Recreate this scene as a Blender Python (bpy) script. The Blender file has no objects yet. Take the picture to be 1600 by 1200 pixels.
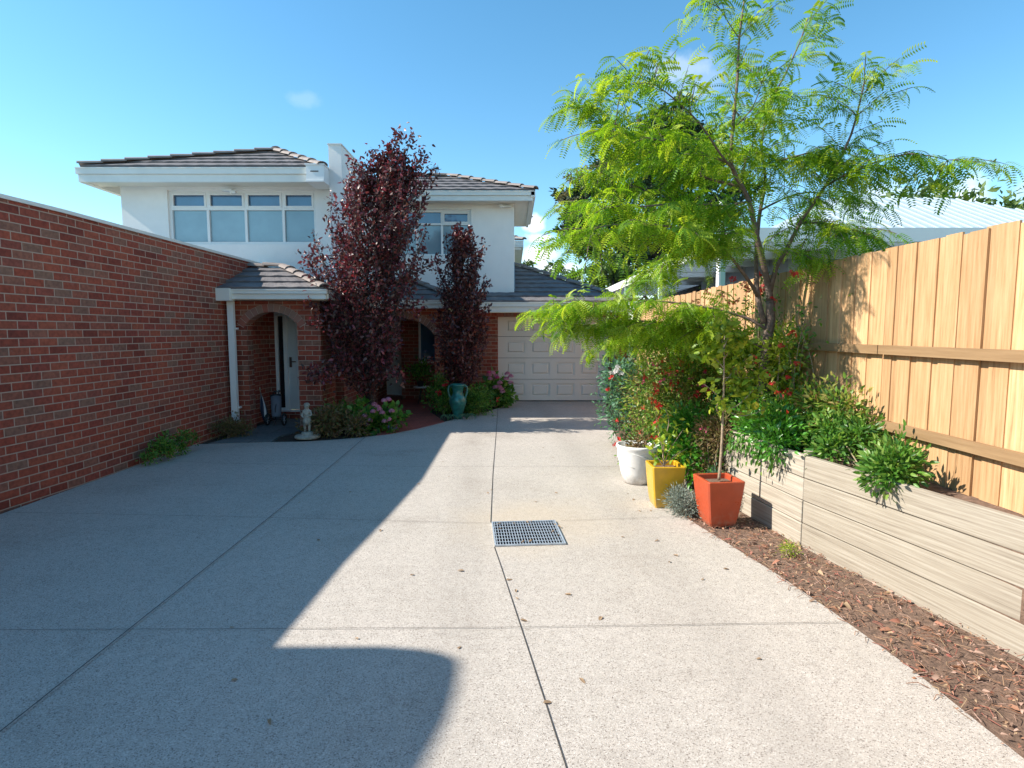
import bpy, bmesh, math, random
import numpy as np
from mathutils import Vector, Matrix
R=math.radians
random.seed(7); rng=np.random.default_rng(11)
SC=bpy.context.scene; COL=SC.collection

# ------------------------------------------------------------------ camera, sky, sun, exposure
F=902.0; PITCH=math.atan(82/902); H=1.7
cam=bpy.data.cameras.new("camera"); camo=bpy.data.objects.new("camera",cam); COL.objects.link(camo)
camo.location=(0,0,H); camo.rotation_euler=(math.pi/2-PITCH,0,0)
cam.sensor_width=36; cam.lens=F/1600*36; cam.clip_end=2000; cam.clip_start=.05
SC.camera=camo
SUN=Vector((-1.25,-.08,1.0)).normalized()
sl=bpy.data.lights.new("sun","SUN"); sl.energy=4.9; sl.angle=R(.53); sl.color=(1.0,.93,.82)
so=bpy.data.objects.new("sun",sl); COL.objects.link(so); so.rotation_euler=SUN.to_track_quat('Z','Y').to_euler(); so.location=(-20,0,20)
SC.view_settings.view_transform='Standard'; SC.view_settings.look='None'; SC.view_settings.gamma=1
SC.view_settings.exposure=.86
W=bpy.data.worlds.new("World"); SC.world=W; W.use_nodes=True
def nn(nt,t,**k):
    n=nt.nodes.new(t)
    for a,b in k.items():
        if a in n.bl_rna.properties: setattr(n,a,b)
        else: n.inputs[a].default_value=b
    return n
def build_world():
    nt=W.node_tree; nt.nodes.clear(); L=nt.links.new
    out=nn(nt,'ShaderNodeOutputWorld'); bg=nn(nt,'ShaderNodeBackground'); bg.inputs['Strength'].default_value=.136
    sky=nn(nt,'ShaderNodeTexSky'); sky.sky_type='NISHITA'; sky.sun_disc=False
    sky.sun_elevation=math.asin(SUN.z); sky.sun_rotation=math.atan2(SUN.x,SUN.y)
    sky.air_density=1.0; sky.dust_density=.1; sky.ozone_density=2.5; sky.altitude=100
    hs=nn(nt,'ShaderNodeHueSaturation'); hs.inputs['Saturation'].default_value=1.2; hs.inputs['Hue'].default_value=.485; hs.inputs['Value'].default_value=1.0
    L(sky.outputs[0],hs.inputs['Color'])
    tc=nn(nt,'ShaderNodeTexCoord')
    no=nn(nt,'ShaderNodeTexNoise'); no.inputs['Scale'].default_value=22; no.inputs['Detail'].default_value=7; no.inputs['Roughness'].default_value=.55
    L(tc.outputs['Generated'],no.inputs['Vector'])
    acc=None
    for (px,py,rx,rz,a) in [(838,350,24,18,1.0),(846,372,34,11,.85),(842,396,36,17,1.0),(868,418,40,9,.75),(1062,108,60,20,.26),(1090,128,50,28,.16),(470,155,26,12,.10),(1450,330,120,40,.6),(815,440,90,12,.5)]:
        d=pix_dir(px,py)
        sb=nn(nt,'ShaderNodeVectorMath',operation='SUBTRACT'); L(tc.outputs['Generated'],sb.inputs[0]); sb.inputs[1].default_value=d
        ml=nn(nt,'ShaderNodeVectorMath',operation='MULTIPLY'); L(sb.outputs[0],ml.inputs[0]); ml.inputs[1].default_value=(F/rx,F/rx,F/rz)
        ln=nn(nt,'ShaderNodeVectorMath',operation='LENGTH'); L(ml.outputs[0],ln.inputs[0])
        m1=nn(nt,'ShaderNodeMath',operation='SUBTRACT'); m1.inputs[0].default_value=1.35; L(ln.outputs['Value'],m1.inputs[1])
        m2=nn(nt,'ShaderNodeMath',operation='MULTIPLY_ADD'); L(no.outputs['Fac'],m2.inputs[0]); m2.inputs[1].default_value=2.6; m2.inputs[2].default_value=-1.55
        m3=nn(nt,'ShaderNodeMath',operation='ADD'); L(m1.outputs[0],m3.inputs[0]); L(m2.outputs[0],m3.inputs[1])
        mr=nn(nt,'ShaderNodeMapRange'); mr.interpolation_type='SMOOTHSTEP'; L(m3.outputs[0],mr.inputs['Value']); mr.inputs['From Min'].default_value=.0; mr.inputs['From Max'].default_value=.9; mr.inputs['To Max'].default_value=a
        if acc is None: acc=mr.outputs[0]
        else:
            mx=nn(nt,'ShaderNodeMath',operation='MAXIMUM'); L(acc,mx.inputs[0]); L(mr.outputs[0],mx.inputs[1]); acc=mx.outputs[0]
    mix=nn(nt,'ShaderNodeMix',data_type='RGBA'); L(acc,mix.inputs[0]); L(hs.outputs[0],mix.inputs[6]); mix.inputs[7].default_value=(6.2,6.3,6.6,1)
    L(mix.outputs[2],bg.inputs['Color']); L(bg.outputs[0],out.inputs[0])
def pix_dir(px,py):
    a=(px-800)/F; b=(600-py)/F
    return Vector((a,math.cos(PITCH)+b*math.sin(PITCH),-math.sin(PITCH)+b*math.cos(PITCH))).normalized()
def at(px,py,D):
    d=pix_dir(px,py); return Vector((0,0,H))+d*(D/d.y)
build_world()

# ------------------------------------------------------------------ materials
def newmat(name):
    m=bpy.data.materials.new(name); m.use_nodes=True; nt=m.node_tree; b=nt.nodes['Principled BSDF']; return m,nt,b
def ramp(nt,cols,pos=None,interp='LINEAR'):
    r=nt.nodes.new('ShaderNodeValToRGB'); r.color_ramp.interpolation=interp; e=r.color_ramp.elements
    n=len(cols); pos=pos or [i/max(1,n-1) for i in range(n)]
    while len(e)<n: e.new(.5)
    for i in range(n): e[i].position=pos[i]; e[i].color=(*cols[i],1)
    return r
def objc(nt,scale=None):
    g=nt.nodes.new('ShaderNodeNewGeometry'); return g.outputs['Position']
def plain(name,col,rough=.6,var=.12,scale=6,bump=0,bscale=60,metal=0,spec=.5,coat=0):
    m,nt,b=newmat(name); L=nt.links.new; P=objc(nt)
    no=nn(nt,'ShaderNodeTexNoise'); no.inputs['Scale'].default_value=scale; no.inputs['Detail'].default_value=6; no.inputs['Roughness'].default_value=.6; L(P,no.inputs['Vector'])
    r=ramp(nt,[tuple(c*(1-var) for c in col),tuple(min(1,c*(1+var)) for c in col)],[.3,.7]); L(no.outputs['Fac'],r.inputs[0]); L(r.outputs[0],b.inputs['Base Color'])
    b.inputs['Roughness'].default_value=rough; b.inputs['Metallic'].default_value=metal; b.inputs['Specular IOR Level'].default_value=spec; b.inputs['Coat Weight'].default_value=coat
    if bump:
        n2=nn(nt,'ShaderNodeTexNoise'); n2.inputs['Scale'].default_value=bscale; n2.inputs['Detail'].default_value=4; L(P,n2.inputs['Vector'])
        bp=nn(nt,'ShaderNodeBump'); bp.inputs['Strength'].default_value=bump; bp.inputs['Distance'].default_value=.01; L(n2.outputs['Fac'],bp.inputs['Height']); L(bp.outputs[0],b.inputs['Normal'])
    return m
def leafmat(name,cols,rough=.45,trans=.35,tcol=None,spec=.4):
    m,nt,b=newmat(name); L=nt.links.new
    g=nt.nodes.new('ShaderNodeNewGeometry')
    r=ramp(nt,cols); L(g.outputs['Random Per Island'],r.inputs[0]); L(r.outputs[0],b.inputs['Base Color'])
    b.inputs['Roughness'].default_value=rough; b.inputs['Specular IOR Level'].default_value=spec
    if trans>0:
        out=nt.nodes['Material Output']; t=nn(nt,'ShaderNodeBsdfTranslucent')
        mul=nn(nt,'ShaderNodeMix',data_type='RGBA'); mul.blend_type='MULTIPLY'; mul.inputs[0].default_value=1; L(r.outputs[0],mul.inputs[6]); mul.inputs[7].default_value=(*(tcol or (1.6,1.6,1.0)),1)
        L(mul.outputs[2],t.inputs['Color'])
        mx=nn(nt,'ShaderNodeMixShader'); mx.inputs[0].default_value=trans; L(b.outputs[0],mx.inputs[1]); L(t.outputs[0],mx.inputs[2]); L(mx.outputs[0],out.inputs['Surface'])
    return m
def brickmat(name,cols,mortar,bw=.24,bh=.086,ms=.011,horizontal=False):
    m,nt,b=newmat(name); L=nt.links.new; P=objc(nt)
    s=nn(nt,'ShaderNodeSeparateXYZ'); L(P,s.inputs[0])
    c=nn(nt,'ShaderNodeCombineXYZ')
    if horizontal: L(s.outputs[0],c.inputs[0]); L(s.outputs[1],c.inputs[1])
    else:
        a=nn(nt,'ShaderNodeMath',operation='ADD'); L(s.outputs[0],a.inputs[0]); L(s.outputs[1],a.inputs[1]); L(a.outputs[0],c.inputs[0]); L(s.outputs[2],c.inputs[1])
    br=nn(nt,'ShaderNodeTexBrick'); L(c.outputs[0],br.inputs['Vector'])
    br.inputs['Scale'].default_value=1; br.inputs['Brick Width'].default_value=bw; br.inputs['Row Height'].default_value=bh; br.inputs['Mortar Size'].default_value=ms*.5; br.inputs['Mortar Smooth'].default_value=.15; br.inputs['Bias'].default_value=0
    br.inputs['Color1'].default_value=(0,0,0,1); br.inputs['Color2'].default_value=(1,1,1,1); br.inputs['Mortar'].default_value=(.5,.5,.5,1)
    r=ramp(nt,cols); L(br.outputs['Color'],r.inputs[0])
    no=nn(nt,'ShaderNodeTexNoise'); no.inputs['Scale'].default_value=25; no.inputs['Detail'].default_value=5; L(P,no.inputs['Vector'])
    r2=ramp(nt,[(.72,.72,.72),(1.2,1.2,1.2)],[.3,.7]); L(no.outputs['Fac'],r2.inputs[0])
    mu=nn(nt,'ShaderNodeMix',data_type='RGBA'); mu.blend_type='MULTIPLY'; mu.inputs[0].default_value=1; L(r.outputs[0],mu.inputs[6]); L(r2.outputs[0],mu.inputs[7])
    n3=nn(nt,'ShaderNodeTexNoise'); n3.inputs['Scale'].default_value=.8; n3.inputs['Detail'].default_value=8; n3.inputs['Roughness'].default_value=.7; L(P,n3.inputs['Vector'])
    r4=ramp(nt,[(.70,.72,.74),(1.0,1.0,1.0),(1.12,1.10,1.08)],[.32,.5,.7]); L(n3.outputs['Fac'],r4.inputs[0])
    m4=nn(nt,'ShaderNodeMix',data_type='RGBA'); m4.blend_type='MULTIPLY'; m4.inputs[0].default_value=1; L(mu.outputs[2],m4.inputs[6]); L(r4.outputs[0],m4.inputs[7])
    n5=nn(nt,'ShaderNodeTexNoise'); n5.inputs['Scale'].default_value=2.3; n5.inputs['Detail'].default_value=9; n5.inputs['Roughness'].default_value=.75; L(P,n5.inputs['Vector'])
    mr5=nn(nt,'ShaderNodeMapRange'); L(n5.outputs['Fac'],mr5.inputs['Value']); mr5.inputs['From Min'].default_value=.62; mr5.inputs['From Max'].default_value=.8; mr5.inputs['To Max'].default_value=.4
    m5=nn(nt,'ShaderNodeMix',data_type='RGBA'); L(mr5.outputs[0],m5.inputs[0]); L(m4.outputs[2],m5.inputs[6]); m5.inputs[7].default_value=(.42,.36,.33,1); mu=m5
    mx=nn(nt,'ShaderNodeMix',data_type='RGBA'); L(br.outputs['Fac'],mx.inputs[0]); L(mu.outputs[2],mx.inputs[6]); mx.inputs[7].default_value=(*mortar,1)
    L(mx.outputs[2],b.inputs['Base Color']); b.inputs['Roughness'].default_value=.85
    bp=nn(nt,'ShaderNodeBump'); bp.invert=True; bp.inputs['Strength'].default_value=.6; bp.inputs['Distance'].default_value=.008; L(br.outputs['Fac'],bp.inputs['Height']); L(bp.outputs[0],b.inputs['Normal'])
    return m
def concrete(name):
    m,nt,b=newmat(name); L=nt.links.new; P=objc(nt)
    v=nn(nt,'ShaderNodeTexVoronoi'); v.inputs['Scale'].default_value=215; L(P,v.inputs['Vector'])
    sp=nn(nt,'ShaderNodeSeparateColor'); L(v.outputs['Color'],sp.inputs[0])
    r=ramp(nt,[(.18,.15,.13),(.37,.33,.29),(.447,.402,.358),(.483,.437,.388),(.61,.565,.515)],[0,.14,.34,.8,1.0]); L(sp.outputs[0],r.inputs[0])
    big=nn(nt,'ShaderNodeTexNoise'); big.inputs['Scale'].default_value=.9; big.inputs['Detail'].default_value=8; big.inputs['Roughness'].default_value=.62; L(P,big.inputs['Vector'])
    r2=ramp(nt,[(.83,.815,.80),(.97,.97,.965),(1.03,1.03,1.03)],[.30,.45,.66]); L(big.outputs['Fac'],r2.inputs[0])
    mid=nn(nt,'ShaderNodeTexNoise'); mid.inputs['Scale'].default_value=14; mid.inputs['Detail'].default_value=5; L(P,mid.inputs['Vector'])
    r3=ramp(nt,[(.93,.93,.93),(1.05,1.05,1.05)],[.3,.7]); L(mid.outputs['Fac'],r3.inputs[0])
    a=nn(nt,'ShaderNodeMix',data_type='RGBA'); a.blend_type='MULTIPLY'; a.inputs[0].default_value=1; L(r.outputs[0],a.inputs[6]); L(r2.outputs[0],a.inputs[7])
    c=nn(nt,'ShaderNodeMix',data_type='RGBA'); c.blend_type='MULTIPLY'; c.inputs[0].default_value=1; L(a.outputs[2],c.inputs[6]); L(r3.outputs[0],c.inputs[7])
    # silt stain round the drain: distance to the grate, broken by noise
    ds=nn(nt,'ShaderNodeVectorMath',operation='DISTANCE'); L(P,ds.inputs[0]); ds.inputs[1].default_value=(.2,5.05,0)
    am=nn(nt,'ShaderNodeMath',operation='MULTIPLY_ADD'); L(big.outputs['Fac'],am.inputs[0]); am.inputs[1].default_value=-1.6; L(ds.outputs['Value'],am.inputs[2])
    mr=nn(nt,'ShaderNodeMapRange'); L(am.outputs[0],mr.inputs['Value']); mr.inputs['From Min'].default_value=-.55; mr.inputs['From Max'].default_value=.1; mr.inputs['To Min'].default_value=.4; mr.inputs['To Max'].default_value=0
    st=nn(nt,'ShaderNodeMix',data_type='RGBA'); L(mr.outputs[0],st.inputs[0]); L(c.outputs[2],st.inputs[6]); st.inputs[7].default_value=(.50,.40,.28,1)
    sx=nn(nt,'ShaderNodeSeparateXYZ'); L(P,sx.inputs[0]); prev=st.outputs[2]
    for cx_ in (-.62,.86):
        w1=nn(nt,'ShaderNodeMath',operation='MULTIPLY_ADD'); L(sx.outputs[1],w1.inputs[0]); w1.inputs[1].default_value=.05; w1.inputs[2].default_value=-cx_-.45
        d1=nn(nt,'ShaderNodeMath',operation='ADD'); L(sx.outputs[0],d1.inputs[0]); L(w1.outputs[0],d1.inputs[1]); ab=nn(nt,'ShaderNodeMath',operation='ABSOLUTE'); L(d1.outputs[0],ab.inputs[0])
        m_=nn(nt,'ShaderNodeMath',operation='MULTIPLY_ADD'); L(big.outputs['Fac'],m_.inputs[0]); m_.inputs[1].default_value=-.5; L(ab.outputs[0],m_.inputs[2])
        q_=nn(nt,'ShaderNodeMapRange'); q_.interpolation_type='SMOOTHSTEP'; L(m_.outputs[0],q_.inputs['Value']); q_.inputs['From Min'].default_value=-.2; q_.inputs['From Max'].default_value=.02; q_.inputs['To Min'].default_value=.16; q_.inputs['To Max'].default_value=0
        x_=nn(nt,'ShaderNodeMix',data_type='RGBA'); L(q_.outputs[0],x_.inputs[0]); L(prev,x_.inputs[6]); x_.inputs[7].default_value=(.24,.215,.19,1); prev=x_.outputs[2]
    L(prev,b.inputs['Base Color']); b.inputs['Roughness'].default_value=.85; b.inputs['Specular IOR Level'].default_value=.25
    bp=nn(nt,'ShaderNodeBump'); bp.inputs['Strength'].default_value=.35; bp.inputs['Distance'].default_value=.003; L(v.outputs['Distance'],bp.inputs['Height']); L(bp.outputs[0],b.inputs['Normal'])
    return m
def woodmat(name,cols,axis='z',plank=None,scale=1.0,rough=.8):
    """grain stretched along an axis; each plank (island) has a tone of its own"""
    m,nt,b=newmat(name); L=nt.links.new; P=objc(nt)
    ml=nn(nt,'ShaderNodeVectorMath',operation='MULTIPLY'); L(P,ml.inputs[0]); ml.inputs[1].default_value={'z':(30,30,1.6),'y':(30,1.6,30),'x':(1.6,30,30),'wall':(2.0,1.6,75)}[axis]
    g=nt.nodes.new('ShaderNodeNewGeometry')
    ad=nn(nt,'ShaderNodeVectorMath',operation='ADD'); L(ml.outputs[0],ad.inputs[0])
    cb=nn(nt,'ShaderNodeMath',operation='MULTIPLY'); L(g.outputs['Random Per Island'],cb.inputs[0]); cb.inputs[1].default_value=50; L(cb.outputs[0],ad.inputs[1])
    no=nn(nt,'ShaderNodeTexNoise'); no.inputs['Scale'].default_value=scale; no.inputs['Detail'].default_value=6; no.inputs['Roughness'].default_value=.65; L(ad.outputs[0],no.inputs['Vector'])
    r=ramp(nt,cols,[.25+.5*i/(len(cols)-1) for i in range(len(cols))]); L(no.outputs['Fac'],r.inputs[0])
    r2=ramp(nt,[(.72,.70,.66),(1.15,1.15,1.15)]); L(g.outputs['Random Per Island'],r2.inputs[0])
    a=nn(nt,'ShaderNodeMix',data_type='RGBA'); a.blend_type='MULTIPLY'; a.inputs[0].default_value=1; L(r.outputs[0],a.inputs[6]); L(r2.outputs[0],a.inputs[7])
    L(a.outputs[2],b.inputs['Base Color']); b.inputs['Roughness'].default_value=rough
    bp=nn(nt,'ShaderNodeBump'); bp.inputs['Strength'].default_value=.4; bp.inputs['Distance'].default_value=.004; L(no.outputs['Fac'],bp.inputs['Height']); L(bp.outputs[0],b.inputs['Normal'])
    return m
M={}
M['render']=plain('white_render',(.83,.81,.775),.9,.08,.9,.5,90)
M['trim']=plain('cream_trim',(.72,.71,.66),.5,.05,3)
M['white']=plain('white_frame',(.78,.78,.76),.4,.04,3)
M['soffit']=plain('soffit_paint',(.72,.68,.58),.8,.04,3)
M['brick']=brickmat('red_brick',[(.20,.038,.022),(.31,.058,.030),(.34,.082,.042),(.27,.052,.032),(.24,.12,.08),(.35,.068,.034)],(.42,.29,.22),ms=.012)
M['brick_arch']=leafmat('arch_brick',[(.19,.12,.10),(.30,.18,.14),(.34,.09,.06),(.24,.16,.14)],.85,0)
M['mortar']=plain('mortar',(.48,.37,.31),.9,.1,40)
M['paving']=brickmat('terracotta_paving',[(.26,.055,.04),(.36,.08,.055),(.31,.075,.055)],(.13,.07,.055),.23,.115,.006,True)
M['slate']=brickmat('slate_paving',[(.10,.11,.115),(.15,.16,.16),(.12,.125,.13)],(.05,.05,.05),.9,.6,.012,True)
M['tile']=leafmat('concrete_roof_tile',[(.085,.075,.078),(.12,.105,.10),(.14,.125,.12)],.75,0)
def tile_mat():
    m,nt,b=newmat('roof_tile'); L=nt.links.new; P=objc(nt)
    no=nn(nt,'ShaderNodeTexNoise'); no.inputs['Scale'].default_value=3; no.inputs['Detail'].default_value=8; no.inputs['Roughness'].default_value=.7; L(P,no.inputs['Vector'])
    r=ramp(nt,[(.09,.083,.088),(.145,.132,.134),(.205,.188,.182)],[.3,.5,.72]); L(no.outputs['Fac'],r.inputs[0])
    L(r.outputs[0],b.inputs['Base Color']); b.inputs['Roughness'].default_value=.7
    return m
M['tile']=tile_mat()
M['cap']=plain('ridge_tile',(.23,.19,.17),.75,.2,5)
M['garage']=plain('garage_door_paint',(.74,.70,.64),.45,.03,2)
M['dark_glass']=plain('dark_porch_glass',(.012,.014,.02),.06,.1,2,spec=.6)
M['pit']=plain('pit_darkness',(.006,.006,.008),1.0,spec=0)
M['dark']=plain('dark_gap',(.02,.02,.022),.8)
M['glass_clear']=plain('glass_painted_sky',(.045,.13,.25),.04,.25,1.2,spec=1.0,coat=1.0)  # blue base and its mottling paint a sky reflection into the glass
M['glass_blind']=plain('blind_glass_painted_sky',(.22,.34,.39),.10,.20,.8,spec=.8,coat=1.0)  # pale blind tone, with mottled sky reflection painted into the colour
M['door_white']=plain('white_door_paint',(.62,.64,.64),.4,.03,3)
M['steel']=plain('galvanised_steel',(.50,.56,.62),.4,.2,30,metal=.4)
M['chrome']=plain('chrome',(.6,.6,.6),.2,.05,metal=1)
M['concrete']=concrete('exposed_aggregate_concrete')
M['joint']=plain('joint_dark',(.055,.05,.045),.9,.3,20)
M['soil']=plain('bark_soil',(.16,.10,.07),.95,.45,28,.9,70)
M['darksoil']=plain('dark_mulch',(.05,.035,.025),.95,.4,30,.9,70)
M['grass']=plain('dry_grass',(.10,.12,.05),.95,.3,2)
M['fence']=woodmat('cedar_paling',[(.27,.15,.07),(.50,.29,.14),(.58,.36,.19),(.66,.44,.25)],'z',scale=1.5)
M['rail']=woodmat('fence_rail',[(.22,.13,.06),(.36,.23,.12)],'y')
M['sleeper']=woodmat('weathered_sleeper',[(.17,.14,.11),(.33,.285,.23),(.43,.385,.32),(.50,.46,.40)],'wall',scale=1.0)
M['bark']=plain('grey_brown_bark',(.15,.105,.085),.85,.35,30,.8,60)
M['barkdark']=plain('dark_bark',(.045,.032,.03),.9,.3,30,.8,60)
M['barklight']=plain('pale_bark',(.33,.25,.17),.85,.25,30,.6,60)
M['gled']=leafmat('honey_locust_leaf',[(.13,.27,.015),(.20,.38,.02),(.30,.46,.03),(.42,.52,.06),(.15,.32,.03),(.10,.22,.03)],.45,.45,(1.5,1.4,.6))
M['plum']=leafmat('purple_plum_leaf',[(.035,.014,.018),(.065,.024,.028),(.15,.035,.045),(.30,.06,.075),(.075,.05,.035),(.19,.10,.085),(.05,.02,.025)],.40,.22,(1.5,.7,.7),.45)
M['plumdark']=leafmat('dull_purple_leaf',[(.04,.014,.016),(.08,.022,.025),(.16,.035,.035),(.10,.05,.04)],.36,.2,(1.5,.7,.7),.6)
M['green']=leafmat('mid_green_leaf',[(.04,.11,.018),(.07,.19,.03),(.12,.28,.04),(.22,.33,.07)],.38,.35)
M['mixgreen']=leafmat('mixed_green_leaf',[(.05,.12,.02),(.10,.22,.03),(.18,.32,.05),(.34,.40,.08),(.30,.20,.08),(.12,.26,.04)],.42,.35)
M['bright']=leafmat('bright_glossy_leaf',[(.04,.17,.015),(.08,.28,.025),(.13,.36,.04)],.3,.3,spec=.7)
M['yellowgreen']=leafmat('yellow_green_leaf',[(.14,.24,.02),(.25,.36,.03),(.42,.46,.05),(.10,.20,.02)],.35,.35)
M['bluegreen']=leafmat('blue_green_leaf',[(.06,.15,.09),(.09,.21,.12),(.14,.27,.15)],.5,.25)
M['olive']=leafmat('olive_brown_leaf',[(.12,.07,.03),(.20,.13,.05),(.10,.12,.03),(.26,.15,.09)],.7,.2)
M['silver']=leafmat('silver_leaf',[(.20,.25,.20),(.28,.33,.27),(.35,.38,.33)],.7,.2,(1,1,1))
M['pine']=leafmat('dark_pine_leaf',[(.018,.035,.018),(.03,.06,.025),(.05,.085,.035)],.6,.12)
M['fargreen']=leafmat('far_green_leaf',[(.05,.10,.02),(.09,.15,.03),(.14,.19,.05)],.6,.2)
M['tan']=leafmat('tan_gum_leaf',[(.14,.12,.06),(.22,.18,.09),(.10,.11,.06)],.7,.2)
M['red']=leafmat('red_petal',[(.55,.015,.02),(.75,.04,.05),(.80,.10,.08)],.5,.3,(1.2,.8,.8))
M['pink']=leafmat('pink_petal',[(.55,.16,.28),(.70,.28,.40),(.75,.42,.50)],.6,.3,(1,1,1))
M['hotpink']=leafmat('hot_pink_petal',[(.60,.05,.18),(.75,.12,.28)],.6,.3,(1,1,1))
M['whitepetal']=leafmat('white_petal',[(.75,.72,.70),(.85,.8,.78)],.6,.3,(1,1,1))
M['purplepetal']=leafmat('violet_petal',[(.08,.03,.25),(.15,.06,.38)],.6,.2,(1,1,1))
M['litter']=leafmat('dry_leaf',[(.26,.12,.07),(.42,.22,.13),(.34,.10,.08),(.48,.34,.20),(.20,.12,.08),(.55,.36,.28),(.18,.11,.07)],.7,.15,(1,1,1))
M['orange']=plain('orange_glaze',(.44,.070,.026),.32,.10,9,.15,12,spec=.5,coat=.3)
M['yellow']=plain('yellow_glaze',(.60,.34,.012),.25,.10,9,.15,12,spec=.5,coat=.4)
M['whitepot']=plain('white_pot_paint',(.72,.70,.68),.5,.08,12,.2,20)
M['stone']=plain('weathered_cast_stone',(.38,.36,.30),.9,.35,22,.8,80)
M['terracotta']=plain('terracotta',(.45,.16,.08),.8,.15,14)
def weathered(m,zc,amt):
    nt=m.node_tree; L=nt.links.new; b=nt.nodes['Principled BSDF']; src=b.inputs['Base Color'].links[0].from_socket
    P=objc(nt); n=nn(nt,'ShaderNodeTexNoise'); n.inputs['Scale'].default_value=16; n.inputs['Detail'].default_value=9; n.inputs['Roughness'].default_value=.75; L(P,n.inputs['Vector'])
    s=nn(nt,'ShaderNodeSeparateXYZ'); L(P,s.inputs[0]); a=nn(nt,'ShaderNodeMath',operation='MULTIPLY_ADD'); L(s.outputs[2],a.inputs[0]); a.inputs[1].default_value=-1.6; L(n.outputs['Fac'],a.inputs[2])
    r=nn(nt,'ShaderNodeMapRange'); L(a.outputs[0],r.inputs['Value']); r.inputs['From Min'].default_value=.34; r.inputs['From Max'].default_value=.56; r.inputs['To Max'].default_value=amt
    mx=nn(nt,'ShaderNodeMix',data_type='RGBA'); L(r.outputs[0],mx.inputs[0]); L(src,mx.inputs[6]); mx.inputs[7].default_value=(.30,.22,.15,1); L(mx.outputs[2],b.inputs['Base Color'])
    rr=nn(nt,'ShaderNodeMapRange'); L(n.outputs['Fac'],rr.inputs['Value']); rr.inputs['From Min'].default_value=.35; rr.inputs['From Max'].default_value=.65; rr.inputs['To Min'].default_value=.25; rr.inputs['To Max'].default_value=.6; L(rr.outputs[0],b.inputs['Roughness'])
for q_ in ('orange','yellow','whitepot'): weathered(M[q_],.1,.45)
def urn_mat():
    m=plain('turquoise_glaze',(.02,.15,.125),.3,.5,14,.5,35,spec=.6,coat=.3); return m
M['urn']=urn_mat()
M['lemon']=plain('lemon_peel',(.72,.60,.05),.4,.12,30)
M['lime']=plain('unripe_lemon_peel',(.30,.42,.04),.4,.12,30)
M['black']=plain('black_plastic',(.018,.018,.02),.5)
M['navy']=plain('navy_cloth',(.02,.025,.05),.8)
M['greycloth']=plain('grey_bag_cloth',(.16,.17,.2),.8)
M['nb_white']=plain('neighbour_white_paint',(.78,.79,.78),.6,.03,3)
M['nb_grey']=plain('neighbour_pale_grey_paint',(.42,.48,.52),.7,.04,2)
M['nb_roof']=plain('blue_grey_metal_roof',(.42,.50,.55),.45,.06,2,metal=.1)
M['nb_mint']=plain('pale_mint_paint',(.50,.68,.60),.6,.03,3)
M['nb_sheet']=plain('pale_roof_sheet',(.50,.58,.62),.6,.05,1)
M['nb_sheet']=leafmat('pale_roof_sheet_translucent',[(.68,.74,.78),(.74,.80,.83)],.6,.6,(.95,1.0,1.05))
M['nb_dark']=plain('dark_paint_and_shadow',(.20,.26,.30),.5,.05,1)  # dark metal parts, and the shadow patches painted under the pergola roof
M['rubber']=M['black']

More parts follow.
